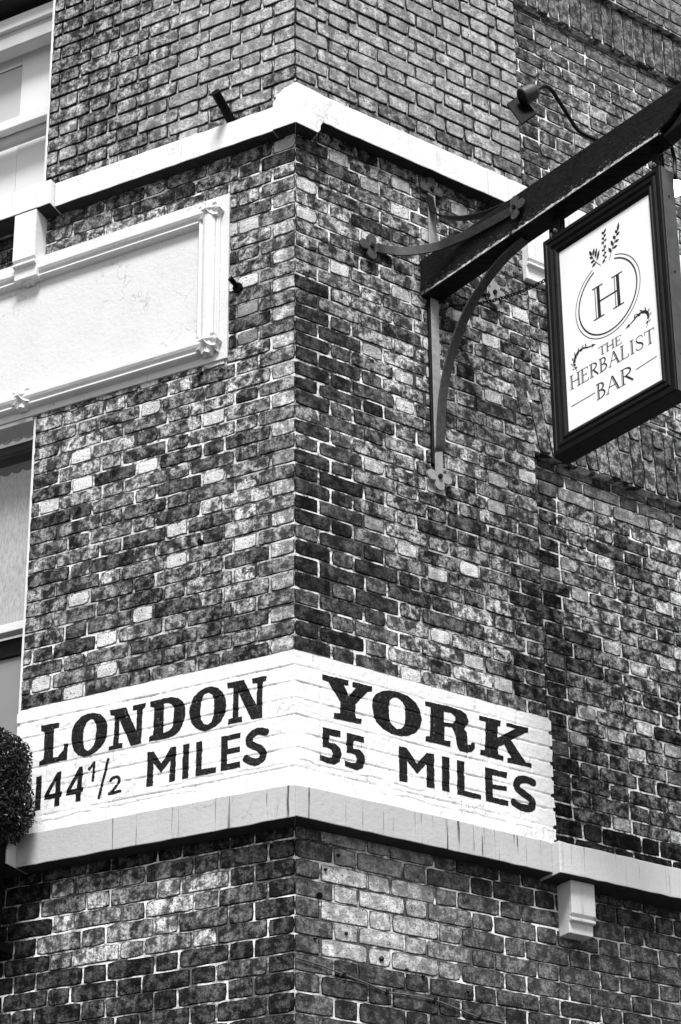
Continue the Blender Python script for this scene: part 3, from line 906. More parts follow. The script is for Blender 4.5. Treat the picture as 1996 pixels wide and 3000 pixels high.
# outlines in millimetres on the wall: x to the right of the corner (negative on the London side), height below the reference course
LET = [
['letter_l','P',[[-1225,-2636],[-1131,-2642],[-1133,-2665],[-1156,-2666],[-1154,-2802],[-1130,-2801],[-1103,-2774],[-1104,-2748],[-1081,-2750],[-1083,-2824],[-1226,-2826],[-1226,-2808],[-1202,-2796],[-1206,-2669],[-1223,-2664]],[],0],
['letter_o','P',[[-1065,-2730],[-1064,-2692],[-1049,-2662],[-1023,-2637],[-987,-2629],[-954,-2632],[-921,-2645],[-898,-2670],[-886,-2700],[-886,-2735],[-894,-2774],[-915,-2800],[-941,-2818],[-968,-2828],[-998,-2828],[-1028,-2813],[-1049,-2789],[-1061,-2761]],[[[-1005,-2732],[-1003,-2697],[-991,-2669],[-970,-2657],[-956,-2663],[-944,-2686],[-940,-2709],[-944,-2754],[-951,-2783],[-964,-2798],[-980,-2804],[-997,-2789],[-1003,-2763]]],0],
['letter_n','P',[[-875,-2636],[-797,-2637],[-742,-2756],[-741,-2661],[-761,-2659],[-762,-2637],[-698,-2637],[-700,-2657],[-713,-2664],[-716,-2821],[-765,-2823],[-827,-2689],[-827,-2798],[-807,-2801],[-809,-2822],[-875,-2823],[-874,-2805],[-855,-2804],[-852,-2666],[-872,-2660]],[],0],
['letter_d','P',[[-679,-2637],[-621,-2635],[-573,-2636],[-542,-2647],[-518,-2669],[-506,-2699],[-507,-2738],[-518,-2776],[-533,-2802],[-558,-2817],[-595,-2822],[-680,-2820],[-679,-2798],[-659,-2793],[-657,-2668],[-676,-2661]],[[[-609,-2660],[-588,-2661],[-570,-2673],[-561,-2692],[-563,-2737],[-567,-2776],[-585,-2789],[-610,-2794]]],0],
['letter_o','P',[[-488,-2727],[-483,-2693],[-466,-2657],[-438,-2636],[-412,-2626],[-381,-2628],[-352,-2641],[-329,-2666],[-314,-2699],[-311,-2729],[-317,-2762],[-332,-2793],[-357,-2813],[-383,-2822],[-408,-2826],[-434,-2817],[-460,-2797],[-479,-2769]],[[[-433,-2719],[-429,-2680],[-416,-2657],[-396,-2654],[-380,-2665],[-370,-2692],[-369,-2732],[-373,-2765],[-381,-2791],[-398,-2799],[-416,-2791],[-429,-2769],[-433,-2743]]],0],
['letter_n','P',[[-309,-2628],[-230,-2630],[-171,-2758],[-169,-2658],[-191,-2654],[-193,-2633],[-124,-2633],[-126,-2655],[-143,-2658],[-144,-2818],[-194,-2816],[-254,-2686],[-254,-2793],[-236,-2795],[-238,-2817],[-302,-2818],[-302,-2794],[-281,-2791],[-280,-2656],[-306,-2653]],[],0],
['letter_m','P',[[-684,-2867],[-655,-2868],[-615,-2931],[-572,-2866],[-545,-2867],[-547,-3022],[-577,-3023],[-572,-2925],[-615,-2973],[-653,-2922],[-653,-3025],[-685,-3024]],[],0],
['letter_i','P',[[-513,-2867],[-483,-2866],[-485,-3021],[-515,-3022]],[],0],
['letter_l','P',[[-451,-2868],[-421,-2867],[-423,-2992],[-354,-2996],[-356,-3021],[-451,-3021]],[],0],
['letter_e','P',[[-334,-2865],[-242,-2865],[-243,-2888],[-303,-2888],[-302,-2926],[-245,-2926],[-246,-2949],[-304,-2950],[-305,-2992],[-242,-2993],[-244,-3019],[-333,-3020]],[],0],
['letter_s','S',[[[-128,-2885],[-157,-2876],[-184,-2880],[-203,-2899],[-200,-2921],[-179,-2938],[-154,-2954],[-139,-2977],[-144,-2999],[-166,-3009],[-193,-3002],[-217,-2986]]],[],32],
['numeral_one','P',[[-1237,-2875],[-1208,-2874],[-1207,-3031],[-1236,-3032]],[],0],
['numeral_four','P',[[-1130,-2874],[-1108,-2872],[-1110,-2966],[-1102,-2967],[-1103,-2990],[-1111,-2991],[-1112,-3030],[-1138,-3031],[-1137,-2991],[-1192,-2990],[-1190,-2969]],[[[-1136,-2914],[-1136,-2969],[-1166,-2969]]],0],
['numeral_four','P',[[-1020,-2871],[-1001,-2870],[-1002,-2964],[-995,-2966],[-996,-2987],[-1004,-2988],[-1005,-3029],[-1031,-3028],[-1030,-2992],[-1081,-2990],[-1079,-2970]],[[[-1026,-2919],[-1028,-2966],[-1057,-2967]]],0],
['numeral_one','S',[[[-970,-2888],[-949,-2870]],[[-945,-2864],[-948,-2945]]],[],13],
['fraction_slash','S',[[[-876,-2862],[-915,-3030]]],[],13],
['numeral_two','S',[[[-860,-2962],[-851,-2953],[-831,-2950],[-818,-2962],[-821,-2977],[-835,-2997],[-857,-3019]],[[-864,-3021],[-811,-3019]]],[],14],
['letter_y','P',[[125,-2623],[255,-2617],[253,-2643],[230,-2644],[255,-2687],[290,-2643],[271,-2644],[273,-2618],[371,-2617],[369,-2641],[348,-2646],[287,-2718],[284,-2765],[289,-2781],[316,-2778],[315,-2803],[180,-2808],[181,-2783],[210,-2778],[213,-2725],[154,-2650],[126,-2647]],[],0],
['letter_o','P',[[368,-2704],[373,-2671],[390,-2646],[421,-2625],[459,-2612],[505,-2609],[551,-2617],[590,-2640],[612,-2670],[619,-2710],[609,-2748],[586,-2778],[547,-2801],[509,-2812],[463,-2813],[421,-2799],[388,-2775],[373,-2741]],[[[454,-2683],[458,-2658],[474,-2642],[497,-2638],[520,-2650],[535,-2674],[535,-2716],[529,-2756],[513,-2776],[490,-2783],[467,-2770],[455,-2742]]],0],
['letter_r','P',[[638,-2619],[760,-2612],[821,-2617],[856,-2632],[864,-2662],[854,-2685],[838,-2700],[853,-2716],[857,-2771],[870,-2770],[876,-2756],[894,-2753],[891,-2781],[874,-2801],[845,-2811],[810,-2810],[796,-2787],[792,-2737],[774,-2710],[737,-2713],[733,-2778],[765,-2776],[762,-2803],[635,-2805],[636,-2781],[658,-2778],[665,-2640],[637,-2641]],[[[735,-2645],[772,-2644],[792,-2655],[791,-2679],[779,-2690],[735,-2694]]],0],
['letter_k','P',[[919,-2618],[1037,-2616],[1034,-2643],[1020,-2647],[1017,-2701],[1115,-2635],[1065,-2636],[1067,-2618],[1187,-2616],[1184,-2640],[1167,-2645],[1088,-2697],[1164,-2785],[1197,-2781],[1197,-2803],[1063,-2808],[1064,-2785],[1087,-2780],[1049,-2726],[1019,-2744],[1016,-2781],[1043,-2782],[1042,-2805],[919,-2804],[920,-2780],[944,-2777],[954,-2641],[920,-2641]],[],0],
['numeral_five','P',[[126,-2859],[212,-2857],[211,-2886],[159,-2888],[157,-2921],[185,-2918],[211,-2936],[217,-2961],[207,-2994],[181,-3014],[148,-3014],[114,-3008],[115,-2981],[149,-2989],[170,-2982],[176,-2964],[167,-2949],[145,-2945],[126,-2948]],[],0],
['numeral_five','P',[[242,-2857],[328,-2856],[326,-2884],[276,-2885],[274,-2922],[303,-2918],[327,-2937],[331,-2966],[319,-2998],[291,-3014],[262,-3012],[231,-3007],[231,-2980],[266,-2986],[286,-2980],[292,-2961],[282,-2947],[262,-2944],[241,-2947]],[],0],
['letter_m','P',[[500,-2858],[538,-2858],[589,-2916],[640,-2858],[679,-2854],[675,-3013],[634,-3014],[637,-2910],[588,-2965],[539,-2917],[539,-3014],[498,-3016]],[],0],
['letter_i','P',[[717,-2855],[756,-2854],[752,-3012],[713,-3013]],[],0],
['letter_l','P',[[795,-2856],[834,-2855],[831,-2988],[917,-2987],[915,-3012],[792,-3014]],[],0],
['letter_e','P',[[941,-2857],[1061,-2855],[1058,-2883],[981,-2884],[979,-2928],[1056,-2922],[1053,-2944],[978,-2948],[979,-2987],[1061,-2986],[1058,-3013],[940,-3013]],[],0],
['letter_s','S',[[[1199,-2872],[1160,-2867],[1123,-2878],[1108,-2903],[1119,-2923],[1157,-2940],[1188,-2957],[1191,-2982],[1170,-2999],[1131,-3000],[1091,-2988]]],[],36],
]
def smooth_line(P):
    if len(P) < 4: return P
    return [tuple(v)[:2] for v in catmull([(a, b, 0) for a, b in P], 6)]
CEL = 1.7
for name, kind, polys, holes, width in LET:
    pts = [p for q in (polys if kind == 'S' else [polys]) for p in q]
    side = -1 if sum(p[0] for p in pts) < 0 else 1
    x0 = min(p[0] for p in pts) - 30; x1 = max(p[0] for p in pts) + 30
    y0 = min(p[1] for p in pts) - 30; y1 = max(p[1] for p in pts) + 30
    nx = int((x1 - x0) / CEL); ny = int((y1 - y0) / CEL)
    gx = x0 + np.arange(nx + 1) * CEL; gy = y0 + np.arange(ny + 1) * CEL
    GX, GY = np.meshgrid(gx, gy)
    CX = (GX[:-1, :-1] + GX[1:, 1:]) / 2; CY = (GY[:-1, :-1] + GY[1:, 1:]) / 2
    wx = 1.6 * (lattice(CX / 16, CY / 16, 2) - .5); wy = 1.6 * (lattice(CX / 16, CY / 16, 6) - .5)
    if kind == 'P':
        mk_ = inside(polys, CX + wx, CY + wy)
        for h_ in holes: mk_ &= ~inside(h_, CX + wx, CY + wy)
    else:
        mk_ = np.zeros(CX.shape, bool)
        for ln in polys: mk_ |= dist_line(smooth_line(ln), CX + wx, CY + wy) < width / 2
    hh = relief(side, np.abs(GX) / 1000, GY / 1000) + .0011
    d, n = (dL, nL) if side < 0 else (dR, nR)
    P = (np.abs(GX) / 1000)[..., None] * np.array(d) + hh[..., None] * np.array(n); P[..., 2] = GY / 1000 + G
    idx = np.arange(GX.size).reshape(GX.shape)
    q = np.stack([idx[:-1, :-1], idx[:-1, 1:], idx[1:, 1:], idx[1:, :-1]], -1)[mk_]
    used, inv = np.unique(q, return_inverse=True)
    me = bpy.data.meshes.new(name)
    me.from_pydata((P.reshape(-1, 3)[used] - np.array(PS.location)).tolist(), [], inv.reshape(-1, 4).tolist())
    me.polygons.foreach_set('use_smooth', [True] * len(me.polygons))
    link(name, me, PS, LETTER)

# ------------------------------------------------------------------ sign beam and its ironwork
BM = empty('sign_beam', 'black weathered timber beam on iron scroll stays projecting from the right-hand brick wall', 'beam', tuple(F(0, .05, -.45)))
def extr(pts, t0, t1): return [F(s, t0, z) for s, z in pts], [F(s, t1, z) for s, z in pts]
m = MB()
prof = [(-.03, -.56), (.3, -.556), (.7, -.556), (1.408, -.556), (1.410, -.528), (1.45, -.518), (1.495, -.492), (1.53, -.462), (1.57, -.440), (1.64, -.425), (1.72, -.42), (1.76, -.40), (1.76, -.37), (1.4, -.368), (.9, -.360), (.3, -.355), (-.03, -.352)]
m.prism(*extr(prof, 0, .098))
tb = m.obj('timber', TIMBER, BM, bevel=.007, seg=2)
m = MB()      # highlight on the worn lower arris, put in as a pale strip
for k in range(70):
    s0 = .03 + k * .0196; s1 = s0 + .0196
    a = .007 + .008 * random.random()
    if random.random() < .96:
        m.sweep([[F(s0, -.0012, -.5500), F(s0, -.0012, -.5495 + a), F(s0, .004, -.5495 + a)], [F(s1, -.0012, -.5500), F(s1, -.0012, -.5495 + a * random.uniform(.7, 1.2)), F(s1, .004, -.5495 + a)]])
m.obj('edge_highlight', EDGE_HI, BM)
m = MB()
m.prism(*extr([(1.412, -.563), (1.50, -.548), (1.62, -.47), (1.76, -.45), (1.76, -.43), (1.64, -.44), (1.57, -.455), (1.53, -.477), (1.495, -.507), (1.45, -.533), (1.412, -.545)], .018, .085))
m.obj('end_moulding', IRON, BM, bevel=.004)

def trefoil_loop(n=60, c=.041, r=.0255, ri=.032, arms=(0, 90, 180)):
    P = []
    for k in range(n):
        th = 2 * math.pi * k / n; best = ri
        for a in arms:
            d = th - math.radians(a); d = (d + math.pi) % (2 * math.pi) - math.pi
            if abs(d) < math.pi / 2 and abs(math.sin(d)) * c <= r:
                best = max(best, c * math.cos(d) + math.sqrt(r * r - (c * math.sin(d)) ** 2))
        P.append((best * math.cos(th), best * math.sin(th)))
    return P
def trefoil(name, T, mat, parent, arms, th=.007, sc=1.0):
    """T(x, y, h): plate plane point, h = height above it"""
    m = MB(); P = trefoil_loop(arms=arms)
    lo = [T(x * sc, y * sc, 0) for x, y in P]; hi = [T(x * sc, y * sc, th) for x, y in P]
    n = len(P)
    m.sweep([lo, hi], cap=False)
    b = len(m.v); m.v.append(tuple(T(0, 0, th))); m.f += [(n + k, n + (k + 1) % n, b) for k in range(n)]
    pl = m.obj(name, mat, parent)
    m = MB(); q = [(math.cos(math.pi * k / 3) * .012 * sc, math.sin(math.pi * k / 3) * .012 * sc) for k in range(6)]
    m.prism([T(x, y, th) for x, y in q], [T(x, y, th + .010) for x, y in q])
    m.obj('bolt_head', IRON, pl, bevel=.001)
    return pl
US = .737
m = MB()
m.box(WR, US - .030, US + .018, -.004, .016, -1.44, -.56)
m.obj('dark_backing', IRON, BM, bevel=.002)  # black strip added for the shaded side of the wall strap
m = MB(); m.box(WR, US - .021, US + .021, .016, .023, -1.475, .03)
m.obj('wall_strap', IRON_P, BM, bevel=.002)
trefoil('trefoil_plate', lambda x, y, h: WR(US + x, .0145 + h, .060 + y), IRON_T, BM, (0, 90, 180), th=.010)
trefoil('trefoil_plate', lambda x, y, h: WR(US + x, .0145 + h, -1.503 + y), IRON_P, BM, (0, 180, 270), th=.010)
trefoil('trefoil_plate', lambda x, y, h: WR(.395 + x, .010 + h, -.405 + y), IRON_T, BM, (90, 180, 270), th=.012)
trefoil('trefoil_plate', lambda x, y, h: WR(1.088 + x, .010 + h, -.385 + y), IRON_P, BM, (0, 90, 270), th=.012)
trefoil('trefoil_plate', lambda x, y, h: F(.615 + x, -.013 - h, -.440 + y), IRON_T, BM, (0, 90, 270), sc=.9)
def strap(name, path, side_vecs, th_vecs, mat, w, th):
    """flat bar: path points, width direction and thickness direction at each"""
    m = MB(); secs = []
    for p, a, b in zip(path, side_vecs, th_vecs):
        a = a * w / 2; b = b * th / 2
        secs.append([p - a - b, p + a - b, p + a + b, p - a + b])
    m.sweep(secs); return m.obj(name, mat, BM, bevel=.0015)
up = Vector((0, 0, 1))
def plan(pts, z):      # (u, o) on the right wall
    return [W(1, u, o, z) for u, o in pts]
def horiz_stay(path, mat, w, th):
    P = catmull(path, 8); tv = []
    for i in range(len(P)):
        t = (P[min(i + 1, len(P) - 1)] - P[max(i - 1, 0)]).normalized(); tv.append(t.cross(up).normalized())
    return strap('side_stay', P, [up] * len(P), tv, mat, w, th)
bp = F(.50, -.011, -.452) - Vector((0, 0, 0))
def FZ(s, t, z): return F(s, t, z)
horiz_stay([WR(.425, .014, -.395), WR(.475, .020, -.390), WR(.555, .055, -.390), FZ(.15, -.052, -.395), FZ(.25, -.028, -.402), FZ(.36, -.013, -.414), FZ(.60, -.010, -.440)], IRON_M, .048, .007)
horiz_stay([WR(1.05, .012, -.385), WR(.99, .022, -.388), WR(.90, .07, -.40), FZ(.17, .145, -.42), FZ(.27, .12, -.43), FZ(.38, .109, -.44), FZ(.52, .107, -.45)], IRON_M, .048, .007)
def vert_stay(name, sz, t, mat, w, th):
    P = catmull([F(s, t, z) for s, z in sz], 8); nv = []
    for i in range(len(P)):
        tt = (P[min(i + 1, len(P) - 1)] - P[max(i - 1, 0)]).normalized(); nv.append(tt.cross(bT).normalized())
    return strap(name, P, [bT] * len(P), nv, mat, w, th)
vert_stay('top_stay', [(.03, .02), (.035, -.04), (.06, -.10), (.13, -.165), (.24, -.235), (.36, -.288), (.47, -.318), (.60, -.345)], .05, IRON, .042, .008)
vert_stay('scroll_brace', [(.60, -.565), (.55, -.572), (.46, -.592), (.36, -.640), (.27, -.705), (.195, -.79), (.135, -.89), (.09, -1.0), (.062, -1.12), (.047, -1.25), (.04, -1.34), (.026, -1.375), (.022, -1.40)], .058, IRON_T, .047, .011)

# ------------------------------------------------------------------ hanging pub sign
HS = empty('hanging_sign', 'black framed white hanging sign lettered THE HERBALIST BAR under a ringed H', 'sign', tuple(F(1.045, .06, -1.745)))
s0, s1, z0, z1 = .722, 1.372, -1.742, -.662
def frame_side(a, b, inward, wd, wn):
    """moulded picture-frame side, mitred; profile (inwards distance, t)"""
    pr = [(0, .118), (0, .036), (.05, .031), (.24, .030), (.30, .035), (.37, .035), (.43, .028), (.57, .030), (.63, .038), (.70, .039), (.76, .034), (.86, .037), (.92, .043), (1, .047), (1, .118)]
    m = MB(); L = math.hypot(b[0] - a[0], b[1] - a[1]); tx, tz = (b[0] - a[0]) / L, (b[1] - a[1]) / L
    secs = [[], []]
    for d, t in pr:
        e = d * wn; d = d * wd
        secs[0].append(F(a[0] + tx * e + inward[0] * d, t, a[1] + tz * e + inward[1] * d))
        secs[1].append(F(b[0] - tx * e + inward[0] * d, t, b[1] - tz * e + inward[1] * d))
    m.sweep(secs); return m.obj('frame_rail', FRAMEP, HS, bevel=.0008)
frame_side((s0, z0), (s0, z1), (1, 0), .078, .094); frame_side((s1, z0), (s1, z1), (-1, 0), .078, .094)
frame_side((s0, z1), (s1, z1), (0, -1), .094, .078); frame_side((s0, z0), (s1, z0), (0, 1), .094, .078)
m = MB(); m.box(F, s0 + .06, s1 - .06, .048, .10, z0 + .08, z1 - .08)
board = m.obj('sign_board', SIGNW, HS)
PT = .0472          # print lies on the board face
def zt(z): return z
def prj(s, z):      # measured on the frame's front plane (t=.03) -> slightly deeper board plane
    return s - .0155, z + .019
KS = 1.0
def pm(): return MB()
def flat(m, pts):
    q = [F(*(lambda a: (a[0], PT, a[1]))(prj(s, z))) for s, z in pts]
    m.add(q, [tuple(range(len(q)))])
def line(m, P, w0, w1=None, taper=False):
    P = [Vector((a, b, 0)) for a, b in P]; n = len(P); Lf = []; Rt = []
    for i, p in enumerate(P):
        t = (P[min(i + 1, n - 1)] - P[max(i - 1, 0)]).normalized(); nn = Vector((-t.y, t.x, 0))
        f = i / (n - 1); wv = w0 if w1 is None else w0 + (w1 - w0) * f
        if taper: wv = w0 * math.sin(math.pi * (.12 + .88 * (1 - f)))
        Lf.append(p + nn * wv / 2); Rt.append(p - nn * wv / 2)
    for i in range(n - 1):
        flat(m, [(Lf[i].x, Lf[i].y), (Lf[i + 1].x, Lf[i + 1].y), (Rt[i + 1].x, Rt[i + 1].y), (Rt[i].x, Rt[i].y)])
# ring: thin outer line and thick inner line, open at the upper left where the sprigs stand
cx_, cz_ = 1.063, -1.136
for r0, r1, wd, a0, a1 in ((.1745, .186, .0032, 115, -250 + 12), (.157, .169, .0065, 108, -250 + 14)):
    P = []
    for k in range(91):
        a = math.radians((108 if wd > .004 else 108) - 0 - k * (327 / 90))
        a = math.radians(72 - k * (318 / 90))
        P.append((cx_ + r0 * math.cos(a), cz_ + r1 * math.sin(a)))
    m = pm(); line(m, P, wd); m.obj('ring', SIGNK, board)
def glyph(ch, x, y, w, h, fat, thin, inline=True):
    """engraved roman capital in a box: fat and thin strokes, bracket serifs and an open inline"""
    m = pm()
    def st(a, b, wd): line(m, [(x + a[0] * w, y + a[1] * h), (x + b[0] * w, y + b[1] * h)], wd)
    def serif(px, py, k=1.0): line(m, [(x + px * w - fat * 1.0 * k, y + py * h), (x + px * w + fat * 1.25 * k, y + py * h)], thin * 1.0)
    def stem(px, a=0, b=1, sl=0, ser=True):
        if inline:
            line(m, [(x + px * w - fat * .42, y + a * h), (x + (px + sl) * w - fat * .42, y + b * h)], thin * .75)
            line(m, [(x + px * w + fat * .25, y + a * h), (x + (px + sl) * w + fat * .25, y + b * h)], fat * .62)
        else: line(m, [(x + px * w, y + a * h), (x + (px + sl) * w, y + b * h)], fat)
        if ser: serif(px, a); serif(px + sl, b)
    def bowl(cx0, cyy, rx, ry, a0=90, a1=-90):
        P = [(x + (cx0 + rx * math.cos(math.radians(a0 + (a1 - a0) * k / 14))) * w, y + (cyy + ry * math.sin(math.radians(a0 + (a1 - a0) * k / 14))) * h) for k in range(15)]
        n = len(P)
        for i in range(n - 1):
            f = math.sin(math.pi * (i + .5) / (n - 1)); line(m, [P[i], P[i + 1]], thin + (fat * .8 - thin) * f)
    if ch == 'H': stem(.16); stem(.84); st((.16, .5), (.84, .5), thin * 1.3)
    elif ch == 'T': stem(.5); st((0, 1), (1, 1), thin); st((0, 1), (.03, .8), thin); st((1, 1), (.97, .8), thin)
    elif ch == 'E': stem(.2); st((.2, 1), (.9, 1), thin); st((.2, .52), (.7, .52), thin); st((.2, 0), (.95, 0), thin); st((.9, 1), (.88, .82), thin); st((.95, 0), (.92, .2), thin); st((.7, .6), (.7, .44), thin)
    elif ch == 'R': stem(.2); bowl(.3, .75, .5, .25); st((.2, 1), (.35, 1), thin); st((.2, .5), (.35, .5), thin); line(m, [(x + .42 * w, y + .5 * h), (x + .95 * w, y)], fat * .8); 
    elif ch == 'B': stem(.2); bowl(.3, .76, .42, .24); bowl(.3, .26, .52, .26); st((.2, 1), (.35, 1), thin); st((.2, .51), (.35, .51), thin); st((.2, 0), (.35, 0), thin)
    elif ch == 'A': st((.08, 0), (.48, 1), thin * 1.2); stem(.90, 0, 1, -.42, False); serif(.08, 0, .7); serif(.92, 0, .9); st((.25, .36), (.72, .36), thin)
    elif ch == 'L': stem(.25); st((.25, 0), (.95, 0), thin); st((.95, 0), (.93, .24), thin)
    elif ch == 'I': stem(.5)
    elif ch == 'S':
        P = [(.86, .80), (.78, .95), (.5, 1.0), (.22, .92), (.16, .75), (.3, .6), (.5, .5), (.74, .39), (.86, .23), (.76, .06), (.48, 0), (.2, .06), (.1, .22)]
        Q = catmull([(a, b, 0) for a, b in P], 3); n = len(Q)
        for i in range(n - 1):
            f = math.exp(-((i / n - .5) / .2) ** 2); line(m, [(x + Q[i].x * w, y + Q[i].y * h), (x + Q[i + 1].x * w, y + Q[i + 1].y * h)], thin + (fat * .85 - thin) * f)
    m.obj('letter_' + ch.lower(), SIGNK, board)
glyph('H', .984, -1.2125, .156, .152, .026, .0055)
for ch, x, w_ in (('T', 1.000, .036), ('H', 1.038, .044), ('E', 1.086, .037)): glyph(ch, x, -1.395, w_, .040, .0066, .0022)
xx = .836
for ch, w_ in zip('HERBALIST', (.060, .048, .052, .052, .060, .050, .030, .050, .054)):
    glyph(ch, xx, -1.475, w_ - .004, .064, .0088, .0028); xx += w_
for ch, x, w_ in (('B', .973, .054), ('A', 1.026, .070), ('R', 1.100, .070)): glyph(ch, x, -1.594, w_, .072, .0105, .0032)
for a, b in ((.836, .967), (1.184, 1.292)):
    m = pm(); line(m, [(a, -1.556), (b, -1.554 if a < 1 else -1.549)], .0032); m.obj('rule', SIGNK, board)
def leaf(m, a, b, w_):
    a = Vector((a[0], a[1], 0)); b = Vector((b[0], b[1], 0)); d = b - a; nn = Vector((-d.y, d.x, 0)).normalized() * w_ / 2
    P = [a, a + d * .3 + nn * .9, a + d * .55 + nn, a + d * .8 + nn * .55, b, a + d * .8 - nn * .55, a + d * .55 - nn, a + d * .3 - nn * .9]
    flat(m, [(p.x, p.y) for p in P])
# left sprig
m = pm(); line(m, [(1.038, -.968), (1.012, -.935), (.995, -.905), (.981, -.875)], .0026)
for a, b in (((1.015, -.938), (.990, -.950)), ((1.008, -.925), (.984, -.925)), ((1.000, -.908), (.980, -.895)), ((.995, -.893), (.980, -.862)), ((1.018, -.935), (1.036, -.885)), ((1.010, -.918), (1.022, -.868)), ((1.000, -.900), (1.008, -.862))): leaf(m, a, b, .013)
m.obj('sprig', SIGNK, board)
m = pm(); line(m, [(1.062, -.965), (1.062, -.92), (1.062, -.87), (1.066, -.812)], .0026)
for a, b in (((1.062, -.948), (1.046, -.965)), ((1.062, -.945), (1.074, -.94)), ((1.062, -.93), (1.050, -.925)), ((1.063, -.925), (1.072, -.915)), ((1.062, -.905), (1.048, -.898)), ((1.062, -.90), (1.073, -.882)), ((1.062, -.868), (1.048, -.86)), ((1.064, -.862), (1.078, -.855)), ((1.064, -.85), (1.052, -.838)), ((1.064, -.842), (1.076, -.828)), ((1.064, -.825), (1.054, -.808)), ((1.066, -.822), (1.078, -.802))): leaf(m, a, b, .0105)
m.obj('sprig', SIGNK, board)
m = pm(); line(m, [(1.085, -.968), (1.098, -.935), (1.115, -.90), (1.135, -.86), (1.147, -.825)], .0026)
for a, b in (((1.098, -.938), (1.085, -.905)), ((1.105, -.922), (1.134, -.922)), ((1.110, -.912), (1.100, -.878)), ((1.118, -.898), (1.144, -.898)), ((1.124, -.885), (1.112, -.862)), ((1.130, -.872), (1.149, -.862)), ((1.138, -.855), (1.147, -.815)), ((1.134, -.86), (1.126, -.842))): leaf(m, a, b, .013)
m.obj('sprig', SIGNK, board)
def flourish(P, sgn):
    """acanthus scroll: a tapering stem with feathered outer leaves and a few curling inner ones, arrow-tipped"""
    m = pm(); Q = [(v.x, v.y) for v in catmull([(a, b, 0) for a, b in P], 6)]
    n = len(Q)
    for i in range(n - 1): line(m, [Q[i], Q[i + 1]], .0025 + .0065 * math.sin(math.pi * min(1, (i + 1) / n * 1.1)) ** 1.2)
    for k, (ln, wd) in zip(range(int(n * .34), n - 2, 4), ((.018, .007), (.022, .008), (.024, .009), (.022, .009), (.020, .008), (.016, .007))):
        a = Q[k]; b = Q[k + 1]; d = Vector((b[0] - a[0], b[1] - a[1], 0)).normalized(); nn = Vector((-d.y, d.x, 0)) * sgn
        st_ = Vector((a[0], a[1], 0)) + nn * .0045
        e = st_ + (d * -.35 + nn * .5) * ln
        leaf(m, (st_ + d * .006)[:2], e[:2], wd * .6)
        st_ = Vector((a[0], a[1], 0)) - nn * .002
        e = st_ + (d * .85 - nn * .45) * ln
        leaf(m, st_[:2], e[:2], wd)
    a = Q[0]; b = Q[2]; d = Vector((b[0] - a[0], b[1] - a[1], 0)).normalized(); nn = Vector((-d.y, d.x, 0))
    A = Vector((a[0], a[1], 0))
    flat(m, [(p.x, p.y) for p in (A - d * .004, A + d * .020 + nn * .008, A + d * .014, A + d * .020 - nn * .008)])
    c = Q[int(n * .22)]
    leaf(m, c, (c[0] + d.x * .004 - .0, c[1] + .024), .006)
    m.obj('flourish', SIGNK, board)
flourish([(1.149, -1.340), (1.185, -1.326), (1.210, -1.312), (1.240, -1.308), (1.262, -1.322), (1.268, -1.350), (1.252, -1.392)], 1)
flourish([(.982, -1.328), (.945, -1.322), (.915, -1.312), (.885, -1.318), (.866, -1.340), (.862, -1.370), (.878, -1.402)], -1)
m = MB(); m.box(F, s1 + .0006, s1 + .004, .040, .116, z0 + .002, z1 - .002); m.obj('end_board', simple('grey_end_paint', .075, .45, .3, 14, bmp=.2), HS, bevel=.001)
# hooks that carry the sign
for s in (.785, 1.335):
    hk = MB(); hk.box(F, s - .018, s + .018, .055, .061, -.665, -.560); ho = hk.obj('hanger_strap', IRON, HS, bevel=.001)
    hk = MB(); hk.box(F, s - .018, s + .018, .088, .094, -.665, -.560); hk.obj('hanger_strap', IRON, HS, bevel=.001)
    P = [F(s + .016 * math.cos(a), .074, -.600 + .030 * math.sin(a)) for a in [k * math.pi / 8 for k in range(17)]]
    hk = MB(); hk.tube(P, .005, 6); hk.obj('ring_link', IRON_M, HS, smooth=True)
    hk = MB(); hk.tube([F(s, .040, -.63), F(s, .10, -.63)], .007, 8); hk.obj('bolt', IRON_P, HS, smooth=True)
for z in (-.80, -1.17, -1.56):
    hk = MB(); hk.tube([F(s1 - .001, .075, z), F(s1 + .0062, .075, z)], .005, 8); hk.obj('screw_head', IRON, HS)

# ------------------------------------------------------------------ restraining chain
CH = empty('chain', 'thin iron chain from the brick wall to the back edge of the hanging sign', 'chain', tuple(WR(.80, .02, -.55)))
A = WR(.812, .012, -.563); Bp = F(.722, .10, -.80)
L = (Bp - A).length; nl = 36; prev = None
for k in range(nl):
    f0, f1 = k / nl, (k + 1) / nl
    g = lambda f: A.lerp(Bp, f) - up * .075 * 4 * f * (1 - f) * .55
    p, q = g(f0), g(f1); c = (p + q) / 2; d = (q - p).normalized(); a = d.cross(up).normalized()
    b = d.cross(a).normalized(); sd_ = a if k % 2 else b
    hl = (q - p).length * .68
    P = [c + d * hl * math.cos(2 * math.pi * i / 12) + sd_ * .0075 * math.sin(2 * math.pi * i / 12) for i in range(13)]
    m = MB(); m.tube(P, .0026, 5); m.obj('link', IRON, CH, smooth=True)
m = MB(); m.tube([WR(.80, -.01, -.565), WR(.806, .03, -.565)], .008, 8); m.obj('eye_bolt', IRON_P, CH)

